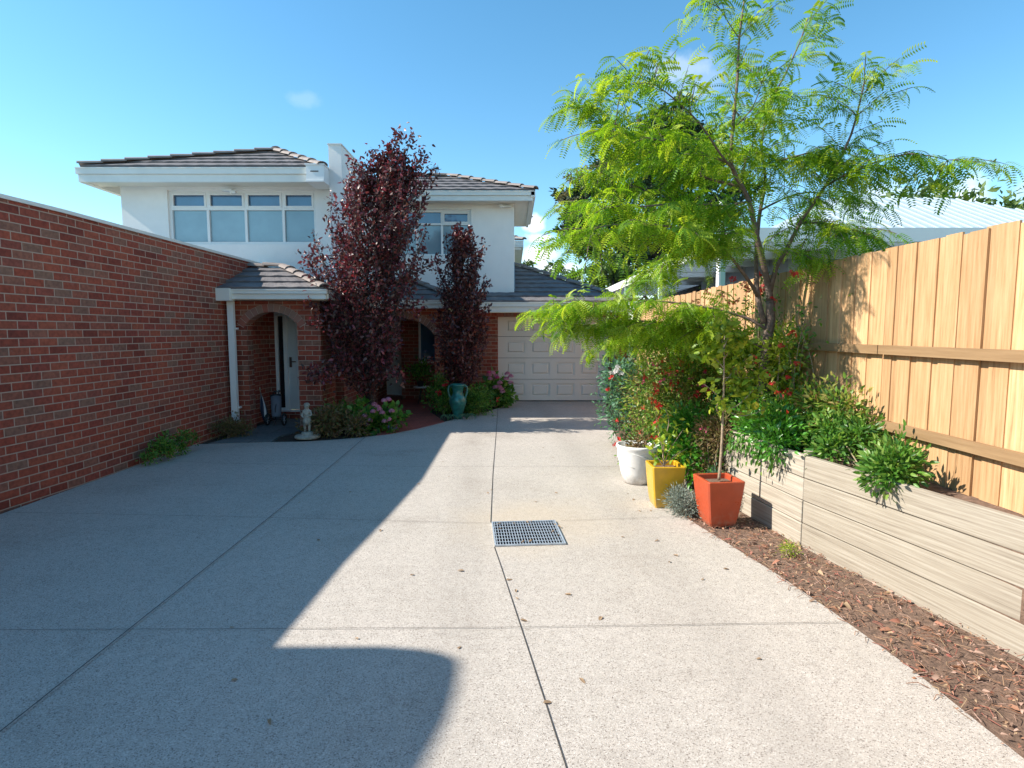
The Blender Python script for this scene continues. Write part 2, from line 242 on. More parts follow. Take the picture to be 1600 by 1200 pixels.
# ------------------------------------------------------------------ mesh helpers
def wloc(o):
    v=Vector((0,0,0))
    while o is not None: v+=o.location; o=o.parent
    return v
def link(name,me,mat,parent=None,local=False):
    o=bpy.data.objects.new(name,me); COL.objects.link(o)
    if mat is not None: me.materials.append(M[mat] if isinstance(mat,str) else mat)
    if parent is not None:
        o.parent=parent
        if not local: o.location=-wloc(parent)
    return o
class MB:
    def __init__(s): s.v=[]; s.f=[]
    def add(s,vs,fs):
        b=len(s.v); s.v+= [tuple(q) for q in vs]; s.f+=[tuple(b+i for i in f) for f in fs]; return s
    def box(s,x0,x1,y0,y1,z0,z1):
        return s.add([(x0,y0,z0),(x1,y0,z0),(x1,y1,z0),(x0,y1,z0),(x0,y0,z1),(x1,y0,z1),(x1,y1,z1),(x0,y1,z1)],
            [(0,3,2,1),(4,5,6,7),(0,1,5,4),(1,2,6,5),(2,3,7,6),(3,0,4,7)])
    def prism(s,poly,h0,h1,plane='xy'):
        n=len(poly)
        def P(a,b,h): return (a,b,h) if plane=='xy' else ((a,h,b) if plane=='xz' else (h,a,b))
        vs=[P(a,b,h0) for a,b in poly]+[P(a,b,h1) for a,b in poly]
        fs=[tuple(range(n))[::-1],tuple(range(n,2*n))]+[(i,(i+1)%n,n+(i+1)%n,n+i) for i in range(n)]
        return s.add(vs,fs)
    def tube(s,path,rad,n=7,cap=True):
        path=[Vector(p) for p in path]; m=len(path)
        if not hasattr(rad,'__len__'): rad=[rad]*m
        rings=[]; up=Vector((.137,.31,.94)).normalized()
        for i,p in enumerate(path):
            t=(path[min(i+1,m-1)]-path[max(i-1,0)]); t=t.normalized() if t.length>1e-9 else Vector((0,0,1))
            a=t.cross(up); 
            if a.length<.05: a=t.cross(Vector((1,0,0)))
            a.normalize(); b=t.cross(a).normalized()
            rings.append([p+(a*math.cos(2*math.pi*k/n)+b*math.sin(2*math.pi*k/n))*rad[i] for k in range(n)])
        vs=[v for r in rings for v in r]; fs=[]
        for i in range(m-1):
            for k in range(n): fs.append((i*n+k,i*n+(k+1)%n,(i+1)*n+(k+1)%n,(i+1)*n+k))
        if cap: fs+= [tuple(range(n))[::-1],tuple((m-1)*n+k for k in range(n))]
        return s.add(vs,fs)
    def lathe(s,prof,cx=0,cy=0,n=28,sq=None,warp=None):
        vs=[];fs=[];m=len(prof)
        for (r,z) in prof:
            for k in range(n):
                a=2*math.pi*k/n; rr=r*(warp(a,z) if warp else 1)
                vs.append((cx+rr*math.cos(a),cy+rr*math.sin(a),z))
        for i in range(m-1):
            for k in range(n): fs.append((i*n+k,i*n+(k+1)%n,(i+1)*n+(k+1)%n,(i+1)*n+k))
        fs+=[tuple(range(n))[::-1],tuple((m-1)*n+k for k in range(n))]
        return s.add(vs,fs)
    def build(s,name,mat,parent=None,smooth=False,local=False,bevel=0):
        me=bpy.data.meshes.new(name); me.from_pydata(s.v,[],s.f); me.update()
        if bevel or len(s.f)<4000:
            bm=bmesh.new(); bm.from_mesh(me); bmesh.ops.recalc_face_normals(bm,faces=bm.faces)
            bm.to_mesh(me); bm.free()
        if smooth: me.polygons.foreach_set('use_smooth',[True]*len(me.polygons))
        o=link(name,me,mat,parent,local)
        if bevel:
            md=o.modifiers.new('bevel','BEVEL'); md.width=bevel; md.segments=2; md.limit_method='ANGLE'
        return o
def tag(o,label,cat=None,group=None,kind=None):
    if label: o['label']=label
    if cat: o['category']=cat
    if group: o['group']=group
    if kind: o['kind']=kind
    return o
def thing(name,label,cat,loc,group=None,rz=0):
    o=bpy.data.objects.new(name,None); COL.objects.link(o); o.location=loc; o.rotation_euler=(0,0,rz); o.empty_display_size=.1
    return tag(o,label,cat,group)
def struct(name,mb,mat,label=None,smooth=False):
    o=mb.build(name,mat,None,smooth); o['kind']='structure'
    if label: o['label']=label; o['category']=name.replace('_',' ')
    return o
def wall_open(mb,u0,u1,z0,z1,v0,v1,ops,plane='xz'):
    """a wall slab with rectangular openings; u along the wall, v its thickness"""
    us=sorted({u0,u1,*[o[0] for o in ops],*[o[1] for o in ops]}); zs=sorted({z0,z1,*[o[2] for o in ops],*[o[3] for o in ops]})
    P=(lambda u,v,z:(u,v,z)) if plane=='xz' else (lambda u,v,z:(v,u,z))
    def solid(i,j):
        if i<0 or j<0 or i>=len(us)-1 or j>=len(zs)-1: return False
        uc=(us[i]+us[i+1])/2; zc=(zs[j]+zs[j+1])/2
        return not any(o[0]<uc<o[1] and o[2]<zc<o[3] for o in ops)
    for i in range(len(us)-1):
        for j in range(len(zs)-1):
            if not solid(i,j): continue
            a,b,c,d=us[i],us[i+1],zs[j],zs[j+1]
            mb.add([P(a,v0,c),P(b,v0,c),P(b,v0,d),P(a,v0,d)],[(0,1,2,3)]); mb.add([P(a,v1,c),P(b,v1,c),P(b,v1,d),P(a,v1,d)],[(3,2,1,0)])
            for (di,dj,q) in ((-1,0,[(a,c),(a,d)]),(1,0,[(b,c),(b,d)]),(0,-1,[(a,c),(b,c)]),(0,1,[(a,d),(b,d)])):
                if not solid(i+di,j+dj):
                    (p,r),(s_,t)=q; mb.add([P(p,v0,r),P(s_,v0,t),P(s_,v1,t),P(p,v1,r)],[(0,1,2,3)])
    return mb
# leaves --------------------------------------------------------------------------------------
def T_leaf(w=.42,fold=.10,droop=.08):
    v=np.array([(0,0,0),(.3,-w/2,fold),(.7,-w*.38,fold*.6-droop),(1,0,-droop*2),(.7,w*.38,fold*.6-droop),(.3,w/2,fold),(.5,0,-.01)],float)
    return v,[(0,1,6),(1,2,6),(2,3,6),(3,4,6),(4,5,6),(5,0,6)]
def T_diam(w=.45,fold=.1):
    return np.array([(0,0,0),(.45,-w/2,fold),(1,0,0),(.45,w/2,fold)],float),[(0,1,2),(0,2,3)]
def T_frond(n=9,lw=.085,ll=.25,droop=.45):
    v=[];f=[]
    for i in range(n+1):
        t=i/n; v.append((t*(1-.25*droop*t),0,-droop*t*t))
    base=n+1
    for i in range(n): 
        v.append((v[i][0],.006,v[i][2]-.006)); 
    for i in range(n): f.append((i,i+1,base+i))
    for i in range(1,n+1):
        c=np.array(v[i]); l=ll*(1-.55*abs(i/n-.45)**1.3)
        for s in (-1,1):
            b=len(v); tip=c+np.array((l*.16,s*l,-l*.30))
            m1=c+np.array((l*.16*.5+lw*.5,s*l*.5,-l*.05)); m2=c+np.array((l*.16*.5-lw*.5,s*l*.5,-l*.05))
            v+= [tuple(m1),tuple(tip),tuple(m2)]; f.append((i,b,b+1,b+2) if s>0 else (i,b+2,b+1,b))
    return np.array(v,float),f
def T_flower(n=5):
    v=[(0,0,0)];f=[]
    for k in range(n):
        a=2*math.pi*k/n; b=len(v)
        for da,r,z in ((-.5,.7,.25),(0,1.0,.15),(.5,.7,.25)): v.append((r*math.cos(a+da),r*math.sin(a+da),z))
        f.append((0,b,b+1,b+2))
    return np.array(v,float),f
def leaves(name,T,P,D,S,mat,parent,N=None,local=False):
    """P positions, D pointing directions, S sizes; N an up hint (random if None)"""
    P=np.asarray(P,float); D=np.asarray(D,float); n=len(P); S=np.broadcast_to(np.asarray(S,float),(n,))
    D=D/np.maximum(np.linalg.norm(D,axis=1,keepdims=True),1e-9)
    if N is None: N=rng.normal(size=(n,3))+np.array((0,0,.8))
    Y=np.cross(N,D); Y/=np.maximum(np.linalg.norm(Y,axis=1,keepdims=True),1e-9); Z=np.cross(D,Y)
    tv,tf=T; k=len(tv)
    V=P[:,None,:]+S[:,None,None]*(tv[None,:,0:1]*D[:,None,:]+tv[None,:,1:2]*Y[:,None,:]+tv[None,:,2:3]*Z[:,None,:])
    V=V.reshape(-1,3)
    sizes=np.array([len(f) for f in tf]); flat=np.array([i for f in tf for i in f])
    lv=(flat[None,:]+k*np.arange(n)[:,None]).ravel(); lt=np.tile(sizes,n); ls=np.concatenate([[0],np.cumsum(lt)[:-1]])
    me=bpy.data.meshes.new(name); me.vertices.add(len(V)); me.vertices.foreach_set('co',V.ravel().astype(np.float32))
    me.loops.add(len(lv)); me.loops.foreach_set('vertex_index',lv.astype(np.int32))
    me.polygons.add(len(lt)); me.polygons.foreach_set('loop_start',ls.astype(np.int32)); me.polygons.foreach_set('loop_total',lt.astype(np.int32))
    me.update(calc_edges=True); me.validate()
    return link(name,me,mat,parent,local)
def rdir(n,up=0.0):
    d=rng.normal(size=(n,3)); d/=np.linalg.norm(d,axis=1,keepdims=True); d[:,2]+=up; return d
LEAF=T_leaf(); DIAM=T_diam(); FROND=T_frond()
def resample(pts,step):
    pts=[np.array(p,float) for p in pts]; out=[pts[0]]
    # smooth by Catmull-Rom
    q=[pts[0]]+pts+[pts[-1]]; res=[]
    for i in range(1,len(q)-2):
        p0,p1,p2,p3=q[i-1],q[i],q[i+1],q[i+2]; k=max(2,int(np.linalg.norm(p2-p1)/step))
        for j in range(k):
            t=j/k; res.append(.5*((2*p1)+(-p0+p2)*t+(2*p0-5*p1+4*p2-p3)*t*t+(-p0+3*p1-3*p2+p3)*t**3))
    res.append(pts[-1]); return res
# ------------------------------------------------------------------ roofs
def tiled(mb,poly,e,u,row=.33,tw=.30):
    e=Vector(e).normalized(); u=Vector(u).normalized(); nrm=e.cross(u); 
    if nrm.z<0: nrm=-nrm
    o=Vector(poly[0]); pts=[((Vector(p)-o).dot(e),(Vector(p)-o).dot(u)) for p in poly]
    def rangeat(b):
        xs=[]
        for i in range(len(pts)):
            (a0,b0),(a1,b1)=pts[i],pts[(i+1)%len(pts)]
            if abs(b1-b0)<1e-9:
                if abs(b-b0)<1e-6: xs+=[a0,a1]
                continue
            t=(b-b0)/(b1-b0)
            if -1e-6<=t<=1+1e-6: xs.append(a0+t*(a1-a0))
        return (min(xs),max(xs)) if xs else None
    b0=min(p[1] for p in pts); b1=max(p[1] for p in pts); b=b0; k=0
    while b<b1-.02:
        bt=min(b+row,b1-1e-4); r0=rangeat(b+1e-5); r1=rangeat(bt)
        if r0 is None or r1 is None: break
        L=r0[1]-r0[0]; n=max(2,int(L/(tw/6)))
        def hgt(a):
            t=(a/tw+.5*(k%2))%1.0
            return .010*math.sin(t*math.pi)**2 + (.006 if t>.93 else 0)
        vs=[]
        for i in range(n+1):
            t=i/n; a0_=r0[0]+t*L; a1_=r1[0]+t*(r1[1]-r1[0])
            base=o+e*a0_+u*b; top=o+e*a1_+u*bt
            vs+=[base-nrm*.004, base+nrm*(.032+hgt(a0_)), top+nrm*(.004+hgt(a1_)*.8)]
        fs=[]
        for i in range(n):
            p=3*i; fs+= [(p,p+3,p+4,p+1),(p+1,p+4,p+5,p+2)]
        mb.add(vs,fs); b+=row; k+=1
def caps(mb,p0,p1,step=.40,r=.10):
    p0=Vector(p0);p1=Vector(p1);d=p1-p0;L=d.length;n=max(1,round(L/step));t=d/L
    side=t.cross(Vector((0,0,1))).normalized(); up=side.cross(t).normalized()
    for i in range(n):
        a=p0+t*(L*i/n-.03); b=p0+t*(L*(i+1)/n); vs=[]
        for (q,rr,lift) in ((a,r*1.08,.030),(b,r*.92,.008)):
            for k in range(7):
                an=math.pi*k/6; vs.append(q+side*math.cos(an)*rr+up*(math.sin(an)*rr*.62+lift-.03))
        vs2=vs+[q-up*.02 for q in vs]
        mb.add(vs2,[(k,k+1,k+8,k+7) for k in range(6)]+[(k,k+14,k+15,k+1) for k in range(6)])
def fascia(mb,x0,x1,y,z0,z1,deep=.1,ends=True):
    """front-facing gutter on a fascia board: quad gutter above, board below"""
    zm=z1-(z1-z0)*.45
    mb.box(x0,x1,y,y+deep,zm,z1); mb.box(x0,x1,y-.012,y+.01,z1-.018,z1+.004); mb.box(x0+.03,x1-.03,y+.03,y+deep+.02,z0,zm-.003)
def windowf(parent,name,x0,x1,z0,z1,y,mulls,transom,label=None,sash=(),lowmat='glass_blind',upmat='glass_clear',fw=.055):
    mb=MB()
    mb.box(x0,x1,y,y+.08,z0,z0+fw); mb.box(x0,x1,y,y+.08,z1-fw,z1); mb.box(x0,x0+fw,y+.001,y+.079,z0+fw,z1-fw); mb.box(x1-fw,x1,y+.001,y+.079,z0+fw,z1-fw)
    for m in mulls: mb.box(m-fw*.45,m+fw*.45,y+.002,y+.078,z0+fw,z1-fw)
    if transom: mb.box(x0+fw,x1-fw,y-.003,y+.075,transom-fw*.4,transom+fw*.4)
    edges=[x0+fw]+[v for m in mulls for v in (m-fw*.45,m+fw*.45)]+[x1-fw]
    for i in sash:
        a,b=edges[2*i],edges[2*i+1]; lo,hi=transom+fw*.4,z1-fw; w=.035
        mb.box(a,b,y-.012,y+.03,lo,lo+w); mb.box(a,b,y-.012,y+.03,hi-w,hi); mb.box(a,a+w,y-.011,y+.03,lo+w,hi-w); mb.box(b-w,b,y-.011,y+.03,lo+w,hi-w)
    fr=mb.build(name,'white',parent)
    for i in range(len(edges)//2):
        a,b=edges[2*i]-.004,edges[2*i+1]+.004
        if transom:
            MB().box(a,b,y+.045,y+.055,z0+fw-.004,transom).build('pane',lowmat,fr)
            MB().box(a,b,y+.047,y+.057,transom,z1-fw+.004).build('pane',upmat,fr)
        else: MB().box(a,b,y+.045,y+.055,z0+fw-.004,z1-fw+.004).build('pane',upmat,fr)
    return fr
def arch_wall(x0,x1,z0,z1,y0,y1,cx,hw,top,rise):
    Rr=(hw*hw+rise*rise)/(2*rise); cz=top-Rr; a0=math.asin(hw/Rr); n=20
    poly=[(x0,z0),(cx-hw,z0)]+[(cx+Rr*math.sin(-a0+2*a0*i/n),cz+Rr*math.cos(-a0+2*a0*i/n)) for i in range(n+1)]+[(cx+hw,z0),(x1,z0),(x1,z1),(x0,z1)]
    mb=MB().prism(poly,y0,y1,'xz'); return mb,(cx,cz,Rr)
def voussoirs(cx,cz,Rr,Ro,half,y0,y1,bw=.085):
    mb=MB(); n=int(2*half*Rr/bw); 
    for i in range(n):
        a0=-half+2*half*i/n+.007; a1=-half+2*half*(i+1)/n-.007
        q=[(cx+r*math.sin(a),cz+r*math.cos(a)) for r,a in ((Rr-.004,a0),(Ro,a0),(Ro,a1),(Rr-.004,a1))]
        mb.prism(q,y0,y1,'xz')
    return mb

def band(cx,cz,Rr,Ro,half,y0,y1):
    n=24; q=[(cx+(Rr-.002)*math.sin(-half+2*half*i/n),cz+(Rr-.002)*math.cos(-half+2*half*i/n)) for i in range(n+1)]+[(cx+Ro*math.sin(half-2*half*i/n),cz+Ro*math.cos(half-2*half*i/n)) for i in range(n+1)]
    return MB().prism(q,y0,y1,'xz')

# ================================================================== GROUND
g=MB(); g.add([(-600,-600,-.06),(600,-600,-.06),(600,900,-.06),(-600,900,-.06)],[(0,1,2,3)])
struct('ground',g,'grass')
edge_r=[(2.33,14.05),(2.2,13.4),(2.0,12.0),(1.8,10.5),(1.66,8.83),(1.58,7.4),(1.55,6.2),(1.585,5.5),(1.63,5.0),(1.74,4.5),(1.86,3.95),(1.95,3.4),(2.02,2.8),(2.06,1.8),(2.1,-6)]
edge_l=[(-4.78,-6),(-4.78,8.62),(-4.4,8.68),(-3.67,8.80),(-3.25,8.83),(-2.9,8.95),(-2.5,9.15),(-2.05,9.48),(-1.65,10.05),(-1.25,10.85),(-.85,11.75),(-.5,12.3),(-.25,12.9),(-.12,13.6),(-.12,14.05)]
dr=MB().prism(edge_r[::-1]+edge_l[::-1],-.12,0.0)
struct('driveway',dr,'concrete')
# saw-cut joints
def strip(mb,pts,w,z):
    for (a,b) in zip(pts[:-1],pts[1:]):
        a=Vector((*a,z));b=Vector((*b,z));d=(b-a).normalized();n=Vector((-d.y,d.x,0))*w/2
        mb.add([a-n,b-n,b+n,a+n],[(0,1,2,3)])
jm=MB()
strip(jm,[(.62,-1),(.21,2.13),(.1,2.87),(-.09,4.12),(-.14,4.43)],.006,.004)
strip(jm,[(-.19,5.02),(-.23,6.81),(-.30,12.02),(-.34,14.0)],.007,.004)
struct('driveway_joint',jm,'joint')
jm=MB()
strip(jm,[(-4.77,3.14),(-1.65,3.16),(0.0,3.18),(2.0,3.24)],.0035,.008)
strip(jm,[(-4.77,5.3),(-2.65,5.18),(-.2,4.99)],.0035,.008); strip(jm,[(.44,5.06),(1.58,5.18)],.0035,.008)
strip(jm,[(-4.77,7.5),(-3.74,7.33),(-1.29,7.14),(1.55,7.17)],.004,.008); strip(jm,[(-1.9,9.6),(1.7,9.45)],.004,.008)
struct('cross_joint',jm,'joint')
jm=MB(); strip(jm,[(-2.12,-1),(-2.2,4.26),(-2.22,5.43),(-2.34,8.68),(-2.36,9.2)],.006,.012); struct('side_joint',jm,'joint')
# garden beds, paths
bed=MB().prism([(2.1,-6),(2.06,1.8),(2.02,2.8),(1.95,3.4),(1.86,3.95),(1.74,4.5),(1.63,5.0),(1.585,5.5),(1.55,6.2),(1.58,7.4),(1.66,8.83),(1.8,10.5),(2.0,12.0),(2.2,13.4),(2.33,13.8),(3.0,13.8),(3.0,-6)],-.2,-.012)
struct('garden_soil',bed,'soil')
bed2=MB().prism([(-4.79,8.62),(-4.4,8.68),(-3.67,8.80),(-3.25,8.83),(-2.9,8.95),(-2.5,9.15),(-2.05,9.48),(-1.65,10.05),(-1.25,10.85),(-.85,11.75),(-.5,12.3),(-.25,12.9),(-.12,13.6),(-.12,14.05),(-1.5,14.2),(-3.3,15.4),(-4.8,15.4)],-.2,-.02)
struct('front_garden_soil',bed2,'darksoil')
pv=MB().prism([(-2.22,9.34),(-2.05,9.46),(-1.65,10.03),(-1.27,10.78),(-1.75,12.2),(-1.75,14.7),(-3.34,15.4),(-3.34,13.0),(-2.9,11.6),(-2.35,10.4)],-.1,.004)
struct('terracotta_path',pv,'paving')
pv=MB().prism([(-4.62,8.66),(-3.72,8.79),(-3.78,9.3),(-3.62,9.88),(-3.62,11.4),(-4.57,11.4),(-4.57,9.85),(-4.5,9.3)],-.1,.006)
struct('slate_path',pv,'slate')
# ================================================================== HOUSE A (left, rendered, arched porch)
A=thing('terrace_house','white rendered two storey house with arched brick porch, left of the purple trees','house',(-5,11.5,0))
mb=MB(); wall_open(mb,-7.6,-3.45,2.3,4.72,11.5,11.72,[(-6.7,-3.82,3.40,4.44)]); mb.box(-7.6,-7.4,11.72,16.5,2.3,4.72)
mb.build('upper_wall','render',A)
MB().box(-6.75,-3.75,11.76,11.8,3.3,4.5).build('blind','trim',A)
windowf(A,'window',-6.7,-3.82,3.40,4.44,11.55,[-5.95,-5.21,-4.475],4.085,sash=(0,1,2,3))
mb=MB(); fascia(mb,-8.05,-3.76,10.95,4.46,4.71); mb.box(-8.048,-7.95,11.052,17,4.462,4.708); mb.build('gutter','trim',A)
MB().box(-7.95,-3.46,11.05,11.498,4.50,4.53).build('soffit','soffit',A)
mb=MB(); mb.box(-3.78,-3.451,10.90,11.45,4.44,4.74); mb.box(-3.80,-3.44,10.885,11.46,4.741,4.765)
mb.box(-3.79,-3.46,10.886,10.899,4.44,4.47)
rh=mb.build('rainwater_box','white',A); MB().box(-3.70,-3.55,10.893,10.897,4.62,4.638).build('overflow_slot','dark',rh)
ap=Vector((-4.87,12.3,5.39)); lc=Vector((-7.95,10.95,4.72)); rc=Vector((-3.50,10.95,4.72))
s=(ap-Vector((ap.x,10.95,4.72)))
mb=MB(); tiled(mb,[lc,rc,ap],(1,0,0),s)
back=ap+Vector((0,5,0)); e=Vector((0,1,0))
tiled(mb,[rc,rc+Vector((0,6.3,0)),back,ap],(0,1,0),(ap-Vector((rc.x,ap.y,4.72))))
tiled(mb,[lc,lc+Vector((0,6.3,0)),back,ap],(0,1,0),(ap-Vector((lc.x,ap.y,4.72))))
rf=mb.build('roof','tile',A)
mb=MB(); caps(mb,rc+Vector((0,0,.04)),ap+Vector((0,0,.05))); caps(mb,lc+Vector((0,0,.04)),ap+Vector((0,0,.05))); caps(mb,ap+Vector((0,0,.05)),back); mb.build('ridge_tile','cap',rf)
# party wall between the houses
mb=MB(); mb.box(-3.45,-3.21,11.2,16,2.3,5.19); mb.build('party_wall','render',A); MB().box(-3.465,-3.195,11.185,16.02,5.19,5.215).build('wall_capping','trim',A)
mb=MB(); mb.box(-3.66,-3.34,11.42,15.6,-.05,2.298); mb.build('brick_party_wall','brick',A)
MB().box(-3.60,-3.52,10.98,11.06,.02,2.2).build('porch_downpipe','white',A)
# security light under the eave
mb=MB(); mb.box(-5.55,-5.35,11.3,11.42,4.38,4.405); mb.box(-5.40,-5.30,11.33,11.40,4.34,4.39); mb.build('security_light','white',A)
# porch
mb,(cx,cz,Rr)=arch_wall(-4.79,-3.27,-.05,2.215,9.9,10.13,-4.10,.43,2.04,.20)
pw=mb.build('porch_wall','brick',A)
arch_h=math.asin(.59/.68)
band(cx,cz,Rr,Rr+.128,1.03,9.893,10.135).build('arch_mortar','mortar',pw); voussoirs(cx,cz,Rr,Rr+.125,1.02,9.886,10.14).build('brick_arch','brick_arch',pw)
mb=MB(); mb.box(-3.50,-3.27,10.13,10.62,-.05,2.215); mb.box(-3.50,-3.27,10.62,11.42,1.95,2.215); mb.build('porch_side_wall','brick',A)
mb=MB(); mb.box(-4.798,-4.78,10.13,11.36,-.05,2.215); mb.build('porch_inner_wall','brick',A)
mb=MB(); wall_open(mb,-4.78,-3.5,-.05,2.215,11.36,11.49,[(-4.64,-3.6,.14,2.08)]); mb.box(-4.64,-3.6,11.20,11.359,-.05,.13); mb.build('entry_wall','brick',A)
MB().box(-4.78,-3.5,10.13,11.5,2.216,2.235).build('porch_ceiling','soffit',A)
mb=MB(); fascia(mb,-4.66,-3.02,9.5,2.23,2.385); mb.box(-4.80,-4.58,9.44,9.62,2.20,2.40); mb.box(-3.12,-3.02,9.602,11.4,2.232,2.383); mb.build('porch_gutter','trim',A)
MB().box(-4.79,-3.1,9.6,9.898,2.222,2.24).build('porch_soffit','soffit',A); MB().box(-3.268,-3.12,9.62,11.4,2.216,2.36).build('porch_side_soffit','soffit',A)
pc=Vector((-3.06,9.5,2.39)); pa=Vector((-4.20,10.7,2.86)); pl=Vector((-4.80,9.5,2.39)); pb=Vector((-4.80,10.7,2.86))
mb=MB(); tiled(mb,[pl,pc,pa,pb],(1,0,0),(0,1.2,.47)); tiled(mb,[pc,pc+Vector((0,2,0)),pa+Vector((0,.8,0)),pa],(0,1,0),(-1.2,0,.47)); 
mb.add([pb,pa,pa+Vector((0,.8,0)),pb+Vector((0,.8,0))],[(0,1,2,3)])
pr=mb.build('porch_roof','tile',A)
mb=MB(); caps(mb,pc+Vector((0,0,.04)),pa+Vector((0,0,.05)),.36,.095); caps(mb,pb+Vector((0,0,.03)),pa+Vector((0,0,.05)),.36,.095); mb.build('ridge_tile','cap',pr)
# entry door with sidelight
mb=MB(); 
for a,b in ((-4.64,-4.58),(-4.475,-4.40),(-3.66,-3.6)): mb.box(a,b,11.32,11.42,.13,2.08)
mb.box(-4.58,-4.475,11.321,11.419,.13,.20); mb.box(-4.58,-4.475,11.321,11.419,2.0,2.08); mb.box(-4.40,-3.66,11.321,11.419,2.04,2.08); mb.box(-4.66,-3.6,11.26,11.319,.125,.16)
fr=mb.build('door_frame','white',A); MB().box(-4.58,-4.475,11.36,11.37,.2,2.0).build('sidelight','dark_glass',fr)
mb=MB(); mb.box(-4.40,-3.66,11.36,11.40,.165,2.04)
for k in range(5): mb.box(-4.33+k*.135,-4.33+k*.135+.10,11.352,11.359,.3,1.95)
dd=mb.build('front_door','door_white',A); mb=MB(); mb.box(-4.375,-4.325,11.335,11.351,1.0,1.20); mb.box(-4.36,-4.24,11.31,11.334,1.10,1.12); mb.build('handle','chrome',dd)
# downpipe on porch corner
mb=MB(); mb.box(-4.735,-4.635,9.66,9.73,.18,2.2); mb.box(-4.75,-4.62,9.655,9.735,.16,.2); mb.box(-4.72,-4.65,9.60,9.66,.05,.17)
dp=mb.build('downpipe','white',A)
for z in (.42,1.75): MB().box(-4.63,-4.60,9.68,9.76,z-.015,z+.015).build('pipe_bracket','white',dp)

# ================================================================== WING C (brick, with white upper storey)
C=thing('brick_wing_house','single storey red brick house wing along the left edge of the driveway','house',(-6,8,0))
path=[(-4.8,11.5),(-4.8,6.3),(-4.9,5.0),(-5.0,3.9),(-5.06,2.4),(-5.06,-3.5)]
mb=MB(); mb.prism(path+[(-5.3,-3.5),(-5.3,2.4),(-5.24,3.9),(-5.14,5.0),(-5.04,6.3),(-5.04,11.0),(-5.04,11.5)][0:7],-.05,2.96); mb.build('brick_wall','brick',C)
mb=MB()
pp=[(x+.02,y) for x,y in path]; mb.prism(pp+[(-5.32,-3.5),(-5.32,2.4),(-5.26,3.9),(-5.16,5.0),(-5.06,6.3),(-5.06,11.5)],2.961,3.0); mb.build('wall_capping','trim',C)
MB().prism([(-5.31,-3.5),(-5.31,2.4),(-5.05,6.3),(-5.05,11.48),(-12,11.48),(-12,-3.5)],2.6,2.7).build('flat_roof','nb_dark',C)
MB().box(-4.799,-4.79,11.03,11.499,2.4,2.955).build('wall_flashing','render',C)
C2=thing('rendered_house','white rendered house block near the camera, left of the driveway and out of the picture','house',(-8,0,0))
# eave end with the outline that throws the shadow across the drive
mb=MB(); mb.box(-12,-7.0,-5,2.1,2.71,4.75); mb.build('upper_wall','render',C2)
eh=4.85; k=1.25*eh
ol=[(-1.30,2.99),(-.69,2.99),(-.50,2.965),(-.37,2.925),(-.28,2.865),(-.262,2.80),(-.26,2.6),(-.28,2.4),(-.35,2.1),(-.5,1.6),(-.9,.6),(-1.2,-4)]
poly=[(x-k,y-.08*eh) for x,y in ol]+[(-13,-4.4),(-13,2.6)]
MB().prism(poly,eh-.12,eh).build('eave','trim',C2)

# ================================================================== HOUSE B (garage)
B=thing('garage_house','white rendered two storey house with a brick ground floor and cream panelled garage door','house',(-1,14,0))
mb=MB(); wall_open(mb,-3.2,.05,2.5,4.86,13.9,14.1,[(-2.75,-.96,3.48,4.56)]); mb.box(-.15,.05,14.1,16.5,2.5,4.86); mb.build('upper_wall','render',B)
windowf(B,'window',-2.75,-.96,3.48,4.56,13.95,[-2.25,-1.66],4.23,sash=(2,))
MB().box(-2.8,-.9,14.13,14.17,3.4,4.6).build('blind','trim',B)
mb=MB(); fascia(mb,-3.2,.51,13.4,4.66,4.87); mb.box(.43,.53,13.4,16.85,4.74,4.87); mb.box(.40,.46,13.5,16.8,4.655,4.738); mb.build('gutter','trim',B)
MB().box(-3.2,.42,13.52,13.899,4.68,4.70).build('soffit','soffit',B); MB().box(.051,.43,13.9,16.8,4.68,4.70).build('side_soffit','soffit',B)
ap=Vector((-1.54,15.0,5.50)); lc=Vector((-4.0,13.4,4.88)); rc=Vector((.52,13.4,4.88)); ap=Vector((-1.62,14.95,5.58))
mb=MB(); tiled(mb,[Vector((-3.2,13.4,4.88)),rc,ap,Vector((-3.2,ap.y-.25,ap.z-.10))],(1,0,0),(0,1.55,.70))
tiled(mb,[rc,rc+Vector((0,3.4,0)),ap+Vector((0,.3,0)),ap],(0,1,0),(ap.x-rc.x,0,.70))
rf=mb.build('roof','tile',B)
mb=MB(); caps(mb,rc+Vector((0,0,.04)),ap+Vector((0,0,.05))); caps(mb,Vector((-3.2,ap.y-.25,ap.z-.06)),ap+Vector((0,0,.05))); caps(mb,rc+Vector((0,3.4,.04)),ap+Vector((0,.3,.05))); mb.build('ridge_tile','cap',rf)
mb=MB(); mb.box(-.25,-.02,13.78,13.86,4.60,4.63); mb.box(-.29,-.22,13.74,13.82,4.58,4.65); mb.build('security_light','white',B)
# rear block
mb=MB(); mb.box(-3,.08,17.5,24,2.5,4.55); mb.build('rear_wall','render',B); mb=MB(); mb.box(-3,.37,19,24,4.42,4.62); mb.box(-3,.30,19.06,24,4.35,4.419); mb.build('rear_gutter','trim',B)
mb=MB(); rr=Vector((.38,18.95,4.63)); tiled(mb,[Vector((-3,18.95,4.63)),rr,Vector((-1.2,20.5,5.2)),Vector((-3,20.5,5.2))],(1,0,0),(0,1.55,.57)); r_=mb.build('rear_roof','tile',B)
mb=MB(); caps(mb,rr+Vector((0,0,.04)),Vector((-1.2,20.5,5.25))); mb.build('ridge_tile','cap',r_)
